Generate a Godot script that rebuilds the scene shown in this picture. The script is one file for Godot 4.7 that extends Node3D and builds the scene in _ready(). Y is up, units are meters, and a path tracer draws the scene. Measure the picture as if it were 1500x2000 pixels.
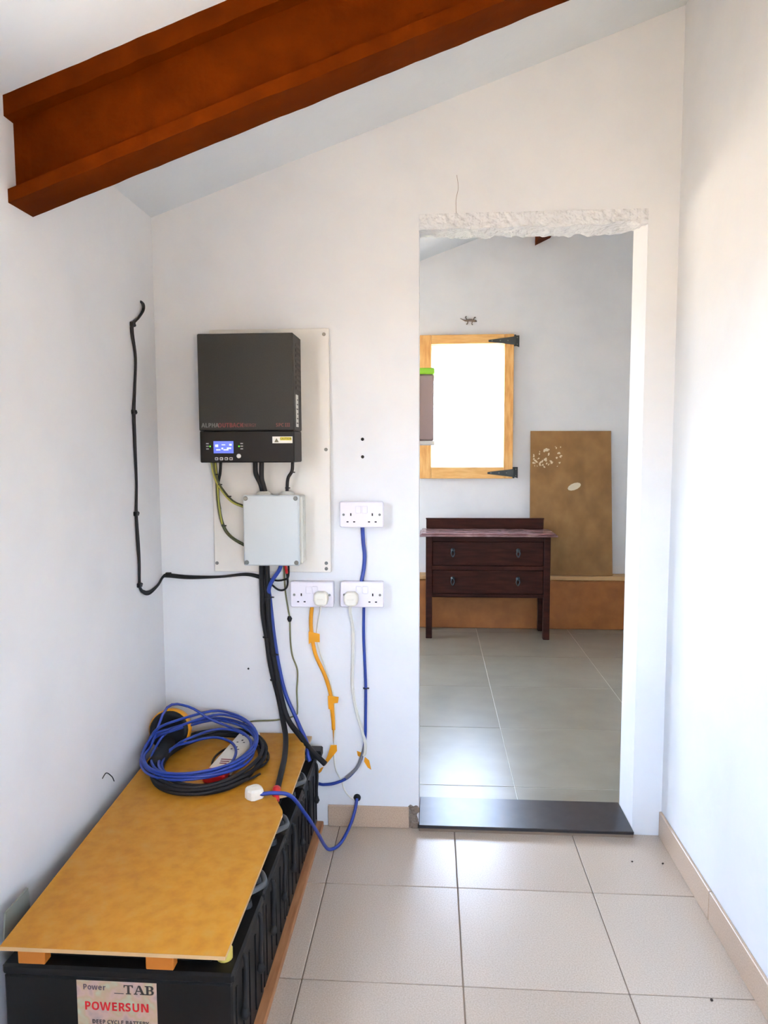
extends Node3D

var taken := {}
var M := {}
var rng := RandomNumberGenerator.new()

# ------------------------------------------------------------------ helpers
func numbered(called: String) -> String:
	var k: int = taken.get(called, -1) + 1
	taken[called] = k
	return called if k == 0 else "%s_%03d" % [called, k]

func thing(called: String, label: String, category: String, at := Vector3.ZERO, group := "") -> Node3D:
	var o := Node3D.new()
	o.name = numbered(called)
	add_child(o)
	o.position = at
	tag(o, label, category, group)
	return o

func tag(o: Node, label: String, category: String, group := "") -> void:
	o.set_meta("label", label)
	o.set_meta("category", category)
	if group != "":
		o.set_meta("group", group)

func begin(smooth := false) -> SurfaceTool:
	var st := SurfaceTool.new()
	st.begin(Mesh.PRIMITIVE_TRIANGLES)
	st.set_smooth_group(0 if smooth else -1)
	return st

func done(st: SurfaceTool) -> ArrayMesh:
	st.generate_normals()
	return st.commit()

func put(called: String, mesh: Mesh, m: Material, parent: Node = self) -> MeshInstance3D:
	var o := MeshInstance3D.new()
	o.name = numbered(called) if parent == self else called
	o.mesh = mesh
	o.material_override = m
	o.cast_shadow = GeometryInstance3D.SHADOW_CASTING_SETTING_ON
	parent.add_child(o, true)
	return o

func obj(called: String, st: SurfaceTool, m: Material, parent: Node = self) -> MeshInstance3D:
	return put(called, done(st), m, parent)

func struct(called: String, st: SurfaceTool, m: Material, label: String, parent: Node = self) -> MeshInstance3D:
	var o := obj(called, st, m, parent)
	o.set_meta("kind", "structure")
	o.set_meta("label", label)
	o.set_meta("category", called.split("_")[0])
	return o

func tri(st: SurfaceTool, a: Vector3, b: Vector3, c: Vector3, inside: Vector3) -> void:
	if (b - a).cross(c - a).dot((a + b + c) / 3.0 - inside) > 0.0:
		var t := b
		b = c
		c = t
	st.add_vertex(a)
	st.add_vertex(b)
	st.add_vertex(c)

func quad(st: SurfaceTool, a: Vector3, b: Vector3, c: Vector3, d: Vector3, inside: Vector3) -> void:
	tri(st, a, b, c, inside)
	tri(st, a, c, d, inside)

# a box with chamfered edges between two corners
func box(st: SurfaceTool, lo: Vector3, hi: Vector3, bev := 0.0, xf := Transform3D.IDENTITY) -> void:
	var c := (lo + hi) / 2.0
	var h := (hi - lo) / 2.0
	bev = minf(bev, 0.45 * minf(h.x, minf(h.y, h.z)) * 2.0)
	var ins := xf * c
	if bev <= 0.0:
		for ax in 3:
			for s in [-1.0, 1.0]:
				var q: Array[Vector3] = []
				for k in [[-1, -1], [1, -1], [1, 1], [-1, 1]]:
					var p := Vector3.ZERO
					p[ax] = s * h[ax]
					p[(ax + 1) % 3] = k[0] * h[(ax + 1) % 3]
					p[(ax + 2) % 3] = k[1] * h[(ax + 2) % 3]
					q.append(xf * (c + p))
				quad(st, q[0], q[1], q[2], q[3], ins)
		return
	var v := func(sx: float, sy: float, sz: float, ax: int) -> Vector3:
		var p := Vector3(sx * (h.x - bev), sy * (h.y - bev), sz * (h.z - bev))
		var s := Vector3(sx, sy, sz)
		p[ax] = s[ax] * h[ax]
		return xf * (c + p)
	for ax in 3:
		var a1 := (ax + 1) % 3
		var a2 := (ax + 2) % 3
		for s in [-1.0, 1.0]:
			var q: Array[Vector3] = []
			for k in [[-1, -1], [1, -1], [1, 1], [-1, 1]]:
				var g := Vector3.ZERO
				g[ax] = s
				g[a1] = k[0]
				g[a2] = k[1]
				q.append(v.call(g.x, g.y, g.z, ax))
			quad(st, q[0], q[1], q[2], q[3], ins)
			for t in [-1.0, 1.0]:
				var e: Array[Vector3] = []
				for w in [[-1.0, ax], [1.0, ax], [1.0, a1], [-1.0, a1]]:
					var g := Vector3.ZERO
					g[ax] = s
					g[a1] = t
					g[a2] = w[0]
					e.append(v.call(g.x, g.y, g.z, w[1]))
				quad(st, e[0], e[1], e[2], e[3], ins)
	for sx in [-1.0, 1.0]:
		for sy in [-1.0, 1.0]:
			for sz in [-1.0, 1.0]:
				tri(st, v.call(sx, sy, sz, 0), v.call(sx, sy, sz, 1), v.call(sx, sy, sz, 2), ins)

# a polygon in the xy plane pushed from z0 to z1
func prism(st: SurfaceTool, poly: PackedVector2Array, z0: float, z1: float, xf := Transform3D.IDENTITY) -> void:
	var p := poly
	if Geometry2D.is_polygon_clockwise(p):
		p = poly.duplicate()
		p.reverse()
	var tris := Geometry2D.triangulate_polygon(p)
	var lo := minf(z0, z1)
	var hi := maxf(z0, z1)
	for k in range(0, tris.size(), 3):
		var a := p[tris[k]]
		var b := p[tris[k + 1]]
		var c := p[tris[k + 2]]
		var mid := Vector3((a.x + b.x + c.x) / 3.0, (a.y + b.y + c.y) / 3.0, (lo + hi) / 2.0)
		for z in [lo, hi]:
			tri(st, xf * Vector3(a.x, a.y, z), xf * Vector3(b.x, b.y, z), xf * Vector3(c.x, c.y, z), xf * mid)
	var n := p.size()
	var turn := 1.0 if Geometry2D.is_polygon_clockwise(p) else -1.0
	for k in n:
		var a := p[k]
		var b := p[(k + 1) % n]
		var out := Vector2(-(b - a).y, (b - a).x).normalized() * turn
		var m := (a + b) / 2.0 - out
		quad(st, xf * Vector3(a.x, a.y, lo), xf * Vector3(b.x, b.y, lo), xf * Vector3(b.x, b.y, hi), xf * Vector3(a.x, a.y, hi), xf * Vector3(m.x, m.y, (lo + hi) / 2.0))

func poly(a: Array) -> PackedVector2Array:
	var p := PackedVector2Array()
	for k in range(0, a.size(), 2):
		p.append(Vector2(a[k], a[k + 1]))
	return p

# rounded rectangle outline in xy
func rrect(w: float, h: float, r: float, n := 5) -> PackedVector2Array:
	var p := PackedVector2Array()
	for k in 4:
		var cx := (w / 2.0 - r) * (1.0 if k == 0 or k == 3 else -1.0)
		var cy := (h / 2.0 - r) * (1.0 if k < 2 else -1.0)
		for j in n + 1:
			var a := PI / 2.0 * (k + float(j) / n)
			p.append(Vector2(cx + r * cos(a), cy + r * sin(a)))
	return p

# rounded slab: outline at z0..z1-b then shrunk by b
func slab(st: SurfaceTool, w: float, h: float, r: float, z0: float, z1: float, b: float, xf := Transform3D.IDENTITY) -> void:
	var o := rrect(w, h, r)
	var i := rrect(w - 2 * b, h - 2 * b, maxf(r - b, 0.0005))
	var n := o.size()
	var ins := xf * Vector3(0, 0, (z0 + z1) / 2.0)
	for k in n:
		var j := (k + 1) % n
		quad(st, xf * Vector3(o[k].x, o[k].y, z0), xf * Vector3(o[j].x, o[j].y, z0), xf * Vector3(o[j].x, o[j].y, z1 - b), xf * Vector3(o[k].x, o[k].y, z1 - b), ins)
		quad(st, xf * Vector3(o[k].x, o[k].y, z1 - b), xf * Vector3(o[j].x, o[j].y, z1 - b), xf * Vector3(i[j].x, i[j].y, z1), xf * Vector3(i[k].x, i[k].y, z1), ins)
		tri(st, xf * Vector3(i[k].x, i[k].y, z1), xf * Vector3(i[j].x, i[j].y, z1), xf * Vector3(0, 0, z1), ins)
		tri(st, xf * Vector3(o[k].x, o[k].y, z0), xf * Vector3(o[j].x, o[j].y, z0), xf * Vector3(0, 0, z0), ins)

func catmull(pts: Array, steps: int, closed := false) -> Array:
	var out := []
	var n := pts.size()
	for k in (n if closed else n - 1):
		var p0: Vector3 = pts[(k - 1 + n) % n] if closed or k > 0 else pts[0] * 2.0 - pts[1]
		var p1: Vector3 = pts[k]
		var p2: Vector3 = pts[(k + 1) % n]
		var p3: Vector3 = pts[(k + 2) % n] if closed or k < n - 2 else pts[n - 1] * 2.0 - pts[n - 2]
		for j in steps:
			var t := float(j) / steps
			out.append(0.5 * (2.0 * p1 + (p2 - p0) * t + (2.0 * p0 - 5.0 * p1 + 4.0 * p2 - p3) * t * t + (3.0 * p1 - p0 - 3.0 * p2 + p3) * t * t * t))
	if not closed:
		out.append(pts[n - 1])
	return out

# a round tube along points; radius a number, or an array of radii spread along it; flat squeezes it along the given axis
func tube(st: SurfaceTool, pts: Array, radius, steps := 6, sides := 8) -> void:
	var path := catmull(pts, steps)
	var n := path.size()
	var side := Vector3.ZERO
	var rings := []
	for k in n:
		var d: Vector3 = (path[mini(k + 1, n - 1)] - path[maxi(k - 1, 0)]).normalized()
		if side == Vector3.ZERO:
			side = d.cross(Vector3.UP if absf(d.y) < 0.9 else Vector3.RIGHT).normalized()
		side = (side - d * side.dot(d)).normalized()
		var up := d.cross(side)
		var r: float
		if radius is Array:
			var f: float = float(k) / (n - 1) * (radius.size() - 1)
			var i: int = mini(int(f), radius.size() - 2)
			r = lerpf(radius[i], radius[i + 1], f - i)
		else:
			r = radius
		var ring := []
		for j in sides:
			var a := TAU * j / sides
			ring.append(path[k] + (side * cos(a) + up * sin(a)) * r)
		rings.append(ring)
	for k in n - 1:
		var mid: Vector3 = (path[k] + path[k + 1]) / 2.0
		for j in sides:
			var i: int = (j + 1) % sides
			quad(st, rings[k][j], rings[k][i], rings[k + 1][i], rings[k + 1][j], mid)
	for j in sides:
		var i: int = (j + 1) % sides
		tri(st, rings[0][j], rings[0][i], path[0], path[1])
		tri(st, rings[n - 1][j], rings[n - 1][i], path[n - 1], path[n - 2])

# profile of Vector2(radius, height) turned round y
func lathe(st: SurfaceTool, prof: Array, segs: int, xf := Transform3D.IDENTITY) -> void:
	for k in prof.size() - 1:
		var a: Vector2 = prof[k]
		var b: Vector2 = prof[k + 1]
		var out := Vector2((b - a).y, -(b - a).x).normalized() * 0.01
		for j in segs:
			var t0 := TAU * j / segs
			var t1 := TAU * (j + 1) / segs
			var p := [Vector3(a.x * cos(t0), a.y, a.x * sin(t0)), Vector3(a.x * cos(t1), a.y, a.x * sin(t1)), Vector3(b.x * cos(t1), b.y, b.x * sin(t1)), Vector3(b.x * cos(t0), b.y, b.x * sin(t0))]
			var tm := (t0 + t1) / 2.0
			var m := (a + b) / 2.0 - out
			var ins := Vector3(m.x * cos(tm), m.y, m.x * sin(tm))
			if b.x > 0.00001:
				tri(st, xf * p[0], xf * p[2], xf * p[3], xf * ins)
			if a.x > 0.00001:
				tri(st, xf * p[0], xf * p[1], xf * p[2], xf * ins)

func at(p: Vector3, euler := Vector3.ZERO) -> Transform3D:
	return Transform3D(Basis.from_euler(euler), p)

const FACE := Vector3(PI / 2, 0, 0)   # turns a lathe's axis towards +z

func screw_mesh(r: float, h: float) -> ArrayMesh:
	var st := begin()
	lathe(st, [Vector2(r, 0), Vector2(r, h * 0.5), Vector2(r * 0.75, h), Vector2(0, h)], 12, at(Vector3.ZERO, FACE))
	box(st, Vector3(-r * 0.6, -r * 0.1, h * 0.9), Vector3(r * 0.6, r * 0.1, h * 1.12))
	return done(st)

func letters(text: String, height: float, m: Material, parent: Node, where: Vector3, turn := Vector3.ZERO, font_name := "Droid Sans", stretch := 1.0, weight := 700) -> MeshInstance3D:
	var t := TextMesh.new()
	var f := SystemFont.new()
	f.font_names = PackedStringArray([font_name])
	f.font_weight = weight
	t.font = f
	t.text = text
	t.font_size = 32
	t.pixel_size = height / 32.0
	t.depth = 0.0006
	t.curve_step = 2.0
	var o := put("lettering", t, m, parent)
	o.transform = Transform3D(Basis.from_euler(turn).scaled_local(Vector3(stretch, 1, 1)), where)
	return o

func ramp(stops: Array) -> Gradient:
	var g := Gradient.new()
	var off := PackedFloat32Array()
	var col := PackedColorArray()
	for s in stops:
		off.append(s[0])
		col.append(s[1])
	g.offsets = off
	g.colors = col
	return g

func noise_tex(seed_: int, freq: float, stops: Array, size := 256, octaves := 4) -> NoiseTexture2D:
	var n := FastNoiseLite.new()
	n.seed = seed_
	n.noise_type = FastNoiseLite.TYPE_SIMPLEX_SMOOTH
	n.frequency = freq
	n.fractal_octaves = octaves
	var t := NoiseTexture2D.new()
	t.width = size
	t.height = size
	t.seamless = true
	t.noise = n
	t.generate_mipmaps = false
	if stops.size() > 0:
		t.color_ramp = ramp(stops)
	return t

func normal_tex(seed_: int, freq: float, strength: float, size := 512, octaves := 4) -> NoiseTexture2D:
	var t := noise_tex(seed_, freq, [], size, octaves)
	t.as_normal_map = true
	t.bump_strength = strength
	return t

func mat(color: Color, rough := 0.6, metal := 0.0) -> StandardMaterial3D:
	var m := StandardMaterial3D.new()
	m.albedo_color = color
	m.roughness = rough
	m.metallic = metal
	return m

func textured(tex: Texture2D, scale: Vector3, rough := 0.6, norm: Texture2D = null, norm_scale := 0.3, tint := Color.WHITE) -> StandardMaterial3D:
	var m := mat(tint, rough)
	m.albedo_texture = tex
	m.uv1_triplanar = true
	m.uv1_world_triplanar = true
	m.uv1_scale = scale
	if norm != null:
		m.normal_enabled = true
		m.normal_texture = norm
		m.normal_scale = norm_scale
	return m

func c8(r: int, g: int, b: int) -> Color:
	return Color8(r, g, b)

# ------------------------------------------------------------------ scene
func _ready() -> void:
	rng.seed = 7
	camera_and_light()
	materials()
	near_room()
	far_room()
	roof_beam()
	battery_bank()
	inverter_wall()
	sockets_and_leads()
	heap_on_board()
	far_things()
	small_things()

func camera_and_light() -> void:
	var cam := Camera3D.new()
	cam.name = "camera"
	add_child(cam)
	cam.position = Vector3(0, 1.318, 2.4243)
	cam.rotation = Vector3(-0.0852, 0.0675, -0.0037)
	cam.keep_aspect = Camera3D.KEEP_HEIGHT
	cam.fov = rad_to_deg(2.0 * atan(1000.0 / 1406.6))
	cam.near = 0.05
	cam.far = 200.0
	cam.current = true
	var sky_m := ProceduralSkyMaterial.new()
	sky_m.sky_top_color = Color(0.74, 0.84, 0.99)
	sky_m.sky_horizon_color = Color(0.93, 0.96, 1.0)
	sky_m.sky_curve = 0.15
	sky_m.ground_bottom_color = Color(0.66, 0.62, 0.56)
	sky_m.ground_horizon_color = Color(0.72, 0.70, 0.66)
	sky_m.sky_energy_multiplier = 1.0
	var sky := Sky.new()
	sky.sky_material = sky_m
	var env := Environment.new()
	env.background_mode = Environment.BG_SKY
	env.sky = sky
	env.background_energy_multiplier = 33.0
	env.tonemap_mode = Environment.TONE_MAPPER_LINEAR
	env.tonemap_exposure = 1.23
	env.sdfgi_enabled = true
	env.ssao_enabled = true
	env.ssil_enabled = true
	var we := WorldEnvironment.new()
	we.name = "environment"
	we.environment = env
	add_child(we)
	var sun := DirectionalLight3D.new()
	sun.name = "sun"
	add_child(sun)
	sun.look_at_from_position(Vector3.ZERO, Vector3(-0.62, -1.2, -0.34))   # a high sun behind the viewer
	sun.light_color = Color(1.0, 0.90, 0.76)
	sun.light_energy = 75.0
	sun.shadow_enabled = true

func materials() -> void:
	var plaster := noise_tex(11, 0.006, [[0.0, Color(0.885, 0.89, 0.895)], [0.5, Color(0.905, 0.91, 0.915)], [1.0, Color(0.92, 0.92, 0.92)]], 512, 5)
	var trowel := normal_tex(5, 0.02, 3.0, 512, 5)
	M.wall = textured(plaster, Vector3(0.8, 0.8, 0.8), 0.85, trowel, 0.12)
	M.ceiling = textured(plaster, Vector3(0.7, 0.7, 0.7), 0.9, trowel, 0.3, Color(0.95, 0.97, 0.98))
	M.rough = textured(plaster, Vector3(2, 2, 2), 0.9, normal_tex(9, 0.05, 8.0, 256), 0.8)
	var speck := noise_tex(21, 0.25, [[0.0, Color(0.66, 0.60, 0.53)], [0.5, Color(0.73, 0.67, 0.60)], [1.0, Color(0.78, 0.73, 0.66)]], 256, 3)
	M.tiles = []
	for k in 3:
		var m := textured(speck, Vector3(3, 3, 3), 0.28, null, 0.3, Color(1.0 - 0.015 * k, 1.0 - 0.018 * k, 1.0 - 0.02 * k))
		m.metallic_specular = 0.55
		M.tiles.append(m)
	M.grout = mat(c8(128, 112, 96), 0.9)
	var grey := noise_tex(31, 0.012, [[0.0, Color(0.49, 0.47, 0.41)], [0.5, Color(0.515, 0.495, 0.435)], [1.0, Color(0.54, 0.52, 0.46)]], 256, 4)
	M.far_tiles = []
	for k in 3:
		var m := textured(grey, Vector3(1.2, 1.2, 1.6), 0.3, null, 0.3, Color(1.0 - 0.02 * k, 1.0 - 0.02 * k, 1.0 - 0.02 * k))
		m.metallic_specular = 0.6
		M.far_tiles.append(m)
	M.far_grout = mat(c8(206, 204, 196), 0.5)
	M.skirting = textured(speck, Vector3(3, 3, 3), 0.35, null, 0.3, Color(1.0, 0.95, 0.91))
	var rust := noise_tex(41, 0.02, [[0.0, Color(0.225, 0.08, 0.0)], [0.5, Color(0.255, 0.094, 0.0)], [1.0, Color(0.285, 0.108, 0.0)]], 256, 4)
	M.beam = textured(rust, Vector3(2, 2, 2), 0.7, normal_tex(43, 0.03, 4.0, 256), 0.2)
	M.beam.metallic_specular = 0.1
	M.slate = textured(noise_tex(51, 0.03, [[0.0, Color(0.10, 0.09, 0.10)], [1.0, Color(0.17, 0.16, 0.17)]], 256), Vector3(2, 2, 2), 0.28)
	M.ply = textured(noise_tex(61, 0.016, [[0.0, Color(0.64, 0.41, 0.03)], [0.4, Color(0.68, 0.46, 0.04)], [0.6, Color(0.70, 0.48, 0.08)], [1.0, Color(0.70, 0.51, 0.20)]], 512, 6), Vector3(2.2, 2.2, 2.2), 0.6)
	M.ply_edge = mat(c8(196, 160, 112), 0.7)
	M.block = mat(c8(190, 112, 30), 0.7)
	M.plank = textured(noise_tex(63, 0.02, [[0.0, Color(0.52, 0.33, 0.19)], [1.0, Color(0.68, 0.49, 0.33)]], 256), Vector3(8, 8, 1), 0.7)
	M.old_ply = textured(noise_tex(65, 0.012, [[0.0, Color(0.44, 0.32, 0.16)], [0.5, Color(0.51, 0.38, 0.21)], [1.0, Color(0.57, 0.44, 0.26)]], 256, 4), Vector3(1.4, 1.1, 1.4), 0.7)
	M.black = mat(c8(13, 13, 14), 0.5)
	M.black.metallic_specular = 0.35
	M.black_gloss = mat(c8(13, 14, 16), 0.5)
	M.black_gloss.metallic_specular = 0.3
	M.rope = mat(c8(16, 16, 17), 0.75)
	M.rubber = mat(c8(22, 23, 26), 0.6)
	M.rubber.metallic_specular = 0.35
	M.charcoal = textured(noise_tex(71, 0.3, [[0.0, Color(0.12, 0.132, 0.138)], [1.0, Color(0.15, 0.163, 0.166)]], 128, 2), Vector3(6, 6, 6), 0.6)
	M.charcoal.metallic_specular = 0.35
	M.board_white = textured(plaster, Vector3(1.5, 1.5, 1.5), 0.5, null, 0.3, Color(0.99, 0.97, 0.93))
	M.box_grey = mat(c8(196, 203, 204), 0.45)
	M.box_side = mat(c8(214, 214, 206), 0.45)
	M.plastic = mat(c8(232, 228, 236), 0.3)
	M.cream = mat(c8(232, 227, 212), 0.4)
	M.hole = mat(c8(12, 12, 12), 0.9)
	M.blue = mat(c8(20, 52, 138), 0.45)
	M.yellow = mat(c8(222, 150, 16), 0.5)
	M.earth = mat(c8(150, 150, 60), 0.5)
	M.earth_dark = mat(c8(54, 60, 24), 0.5)
	M.flex_white = mat(c8(222, 220, 208), 0.45)
	M.red = mat(c8(190, 16, 24), 0.45)
	M.dark_red = mat(c8(118, 34, 40), 0.5)
	M.steel = mat(c8(116, 118, 114), 0.5, 0.3)
	M.hinge = mat(c8(34, 46, 52), 0.45, 0.3)
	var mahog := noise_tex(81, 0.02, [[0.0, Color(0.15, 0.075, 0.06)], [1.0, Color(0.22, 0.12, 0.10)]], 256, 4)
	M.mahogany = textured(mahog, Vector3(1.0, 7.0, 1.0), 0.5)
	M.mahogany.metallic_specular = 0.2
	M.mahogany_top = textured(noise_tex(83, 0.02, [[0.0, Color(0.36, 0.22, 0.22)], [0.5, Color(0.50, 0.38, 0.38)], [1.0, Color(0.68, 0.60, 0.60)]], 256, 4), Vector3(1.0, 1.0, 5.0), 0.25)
	M.pine = textured(noise_tex(91, 0.02, [[0.0, Color(0.80, 0.57, 0.29)], [0.6, Color(0.88, 0.68, 0.40)], [1.0, Color(0.91, 0.75, 0.48)]], 256, 4), Vector3(6, 1.0, 6), 0.5)
	M.pine_rail = textured(noise_tex(93, 0.02, [[0.0, Color(0.82, 0.60, 0.32)], [0.6, Color(0.89, 0.70, 0.42)], [1.0, Color(0.92, 0.76, 0.50)]], 256, 4), Vector3(1.0, 6, 6), 0.5)
	M.plinth = textured(noise_tex(95, 0.02, [[0.0, Color(0.52, 0.31, 0.13)], [1.0, Color(0.62, 0.39, 0.18)]], 256, 4), Vector3(1.4, 1.4, 1.4), 0.6)
	M.plinth_cap = mat(c8(188, 150, 100), 0.5)
	M.bolt = mat(c8(58, 62, 66), 0.5, 0.5)
	var glass := mat(Color(0.95, 0.98, 0.97, 0.06), 0.02)
	glass.transparency = BaseMaterial3D.TRANSPARENCY_ALPHA
	M.glass = glass
	M.earth_ground = textured(noise_tex(97, 0.02, [[0.0, Color(0.62, 0.55, 0.45)], [1.0, Color(0.74, 0.68, 0.58)]], 256, 4), Vector3(0.2, 0.2, 0.2), 0.95)

# ------------------------------------------------------------------ setting
const SL := 0.348
const WIN_Z0 := 1.08
const WIN_Z1 := 1.66
const WIN_Y0 := 1.05
const WIN_Y1 := 1.85
const FRONT := 2.85
const DOOR_X0 := 0.12
const DOOR_X1 := 0.74
func near_ceiling(x: float) -> float:
	return 2.096 + SL * (x + 0.94)
func far_ceiling(x: float) -> float:
	return 2.70 + 0.36 * (x + 0.096)

func tile_floor(root: Node, mats: Array, xs: Vector2, zs: Vector2, sx: float, sz: float, ox: float, oz: float, top: float, gap := 0.0016) -> void:
	var cache := {}
	var i0 := int(floor((xs.x - ox) / sx))
	var j0 := int(floor((zs.x - oz) / sz))
	for i in range(i0, int(ceil((xs.y - ox) / sx))):
		for j in range(j0, int(ceil((zs.y - oz) / sz))):
			var a := maxf(ox + i * sx + gap, xs.x)
			var b := minf(ox + (i + 1) * sx - gap, xs.y)
			var c := maxf(oz + j * sz + gap, zs.x)
			var d := minf(oz + (j + 1) * sz - gap, zs.y)
			if b - a < 0.01 or d - c < 0.01:
				continue
			var key := "%.3f %.3f" % [b - a, d - c]
			if not cache.has(key):
				var st := begin()
				box(st, Vector3(-(b - a) / 2, -0.009, -(d - c) / 2), Vector3((b - a) / 2, 0, (d - c) / 2), 0.0012)
				cache[key] = done(st)
			var o := put("floor_tile", cache[key], mats[rng.randi() % mats.size()], root)
			o.position = Vector3((a + b) / 2, top + rng.randf_range(-0.0004, 0.0002), (c + d) / 2)

func near_room() -> void:
	var st := begin()
	box(st, Vector3(-40, -0.6, -40), Vector3(40, -0.25, 40))
	struct("ground", st, M.earth_ground, "pale bare earth around the house")
	# floor with its tiles
	st = begin()
	box(st, Vector3(-1.14, -0.24, -0.17), Vector3(0.983, -0.003, FRONT + 0.2))
	var fl := struct("floor", st, M.grout, "beige tiled floor of the near room")
	tile_floor(fl, M.tiles, Vector2(-0.94, 0.783), Vector2(0.0, FRONT), 0.4024, 0.4024, -0.3243, 0.3411, 0.0)
	# back wall with the doorway
	var x0 := -0.046
	var x1 := 0.686
	st = begin()
	prism(st, poly([-2.6, -0.24, x0, -0.24, x0, far_ceiling(x0) + 0.1, -2.6, far_ceiling(-2.6) + 0.1]), -0.17, 0)
	prism(st, poly([x1, -0.24, 2.1, -0.24, 2.1, far_ceiling(2.1) + 0.1, x1, far_ceiling(x1) + 0.1]), -0.17, 0)
	prism(st, poly([x0, 2.082, x1, 2.082, x1, far_ceiling(x1) + 0.1, x0, far_ceiling(x0) + 0.1]), -0.17, 0)
	var wb := struct("wall_back", st, M.wall, "white plastered wall with an open doorway")
	# ragged underside of the lintel
	st = begin()
	var nz := FastNoiseLite.new()
	nz.seed = 3
	nz.frequency = 9.0
	nz.fractal_octaves = 4
	var rows := []
	for i in 91:
		var x := x0 + (x1 - x0) * i / 90.0
		var n := nz.get_noise_1d(x)
		var chip := 0.012 * smoothstep(0.55, 0.6, x) * smoothstep(0.665, 0.64, x)
		var f := 2.034 + 0.006 * (x - x0) + 0.006 * n + chip
		var back := 2.056 + 0.004 * (x - x0) + 0.016 * nz.get_noise_2d(x * 0.9, 4.0)
		var ring := [Vector3(x, 2.085, 0.0015), Vector3(x, f, 0.0015 + 0.002 * nz.get_noise_2d(x, 9.0))]
		for k in 5:
			var t := (k + 1) / 5.0
			ring.append(Vector3(x, lerpf(f, back, t) + 0.011 * nz.get_noise_2d(x * 1.3, 20.0 + k * 0.31), -0.172 * t))
		ring.append(Vector3(x, 2.085, -0.172))
		rows.append(ring)
	for i in 90:
		for k in 7:
			quad(st, rows[i][k], rows[i + 1][k], rows[i + 1][k + 1], rows[i][k + 1], Vector3(rows[i][0].x, 2.082, -0.08))
	obj("rough_lintel", st, M.rough, wb)
	# crumbling plaster at the foot of the left jamb
	st = begin()
	prism(st, poly([-0.079, 0.0, -0.048, 0.0, -0.0475, 0.03, -0.054, 0.05, -0.058, 0.078, -0.078, 0.077, -0.080, 0.04]), -0.003, 0.0025)
	for i in 22:
		var p := Vector3(rng.randf_range(-0.076, -0.054), rng.randf_range(0.004, 0.074), 0.0)
		var s := rng.randf_range(0.006, 0.013)
		box(st, Vector3(-s, -s * 1.3, -0.004), Vector3(s, s * 1.3, rng.randf_range(0.003, 0.008)), 0.003, at(p, Vector3(rng.randf_range(-0.3, 0.3), 0, rng.randf_range(0, 3))))
	var bp := obj("broken_plaster", st, mat(c8(120, 108, 96), 0.95), wb)
	bp.set_meta("label", "crumbling grey plaster at the foot of the jamb")
	st = begin(true)
	tube(st, [Vector3(0.076, 2.205, 0.0), Vector3(0.081, 2.165, 0.0), Vector3(0.074, 2.125, 0.0), Vector3(0.076, 2.065, 0.0)], 0.0007, 5, 6)
	obj("plaster_crack", st, M.grout, wb)
	for y in [1.356, 1.297]:
		st = begin()
		lathe(st, [Vector2(0.0055, 0), Vector2(0.0055, 0.0012), Vector2(0, 0.0016)], 14, at(Vector3(-0.2355, y, 0), FACE))
		obj("drill_hole", st, M.hole, wb)
	st = begin()
	lathe(st, [Vector2(0.0035, 0), Vector2(0.0035, 0.001), Vector2(0, 0.0012)], 10, at(Vector3(-0.641, 0.56, 0), FACE))
	obj("drill_hole", st, M.hole, wb)
	# the other walls
	st = begin()
	prism(st, poly([-1.14, -0.24, -0.94, -0.24, -0.94, 2.35, -1.14, 2.35]), 0, WIN_Z0)
	prism(st, poly([-1.14, -0.24, -0.94, -0.24, -0.94, 2.35, -1.14, 2.35]), WIN_Z1, FRONT + 0.2)
	prism(st, poly([-1.14, -0.24, -0.94, -0.24, -0.94, WIN_Y0, -1.14, WIN_Y0]), WIN_Z0, WIN_Z1)
	prism(st, poly([-1.14, WIN_Y1, -0.94, WIN_Y1, -0.94, 2.35, -1.14, 2.35]), WIN_Z0, WIN_Z1)
	struct("wall_left", st, M.wall, "white plastered wall along the batteries")
	st = begin()
	var top := near_ceiling(0.983) + 0.1
	prism(st, poly([0.783, -0.24, 0.983, -0.24, 0.983, top, 0.783, near_ceiling(0.783) + 0.1]), 0, FRONT + 0.2)
	struct("wall_right", st, M.wall, "white plastered wall right of the doorway")
	st = begin()
	prism(st, poly([-1.14, -0.24, DOOR_X0, -0.24, DOOR_X0, near_ceiling(DOOR_X0) + 0.1, -1.14, near_ceiling(-1.14) + 0.1]), FRONT, FRONT + 0.2)
	prism(st, poly([DOOR_X1, -0.24, 0.983, -0.24, 0.983, top, DOOR_X1, near_ceiling(DOOR_X1) + 0.1]), FRONT, FRONT + 0.2)
	prism(st, poly([DOOR_X0, 1.45, DOOR_X1, 1.45, DOOR_X1, near_ceiling(DOOR_X1) + 0.1, DOOR_X0, near_ceiling(DOOR_X0) + 0.1]), FRONT, FRONT + 0.2)
	prism(st, poly([DOOR_X0, -0.24, DOOR_X1, -0.24, DOOR_X1, 0.75, DOOR_X0, 0.75]), FRONT, FRONT + 0.2)
	struct("wall_front", st, M.wall, "white wall with a small window behind the viewer")
	st = begin()
	prism(st, poly([-1.14, near_ceiling(-1.14), 0.99, near_ceiling(0.99), 0.99, near_ceiling(0.99) + 0.2, -1.14, near_ceiling(-1.14) + 0.2]), 0.0, FRONT + 0.4)
	struct("ceiling", st, M.ceiling, "white sloping ceiling over the near room")
	# threshold
	st = begin()
	box(st, Vector3(x0 + 0.001, 0.013, -0.178), Vector3(x1 - 0.001, 0.025, 0.03), 0.002)
	var tr := struct("trim_1", st, M.slate, "dark slate threshold slab in the doorway")
	st = begin()
	box(st, Vector3(x0 + 0.001, -0.003, -0.176), Vector3(x1 - 0.001, 0.013, 0.022), 0.002)
	obj("mortar_bed", st, M.grout, tr)
	# skirting tiles
	st = begin()
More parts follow.
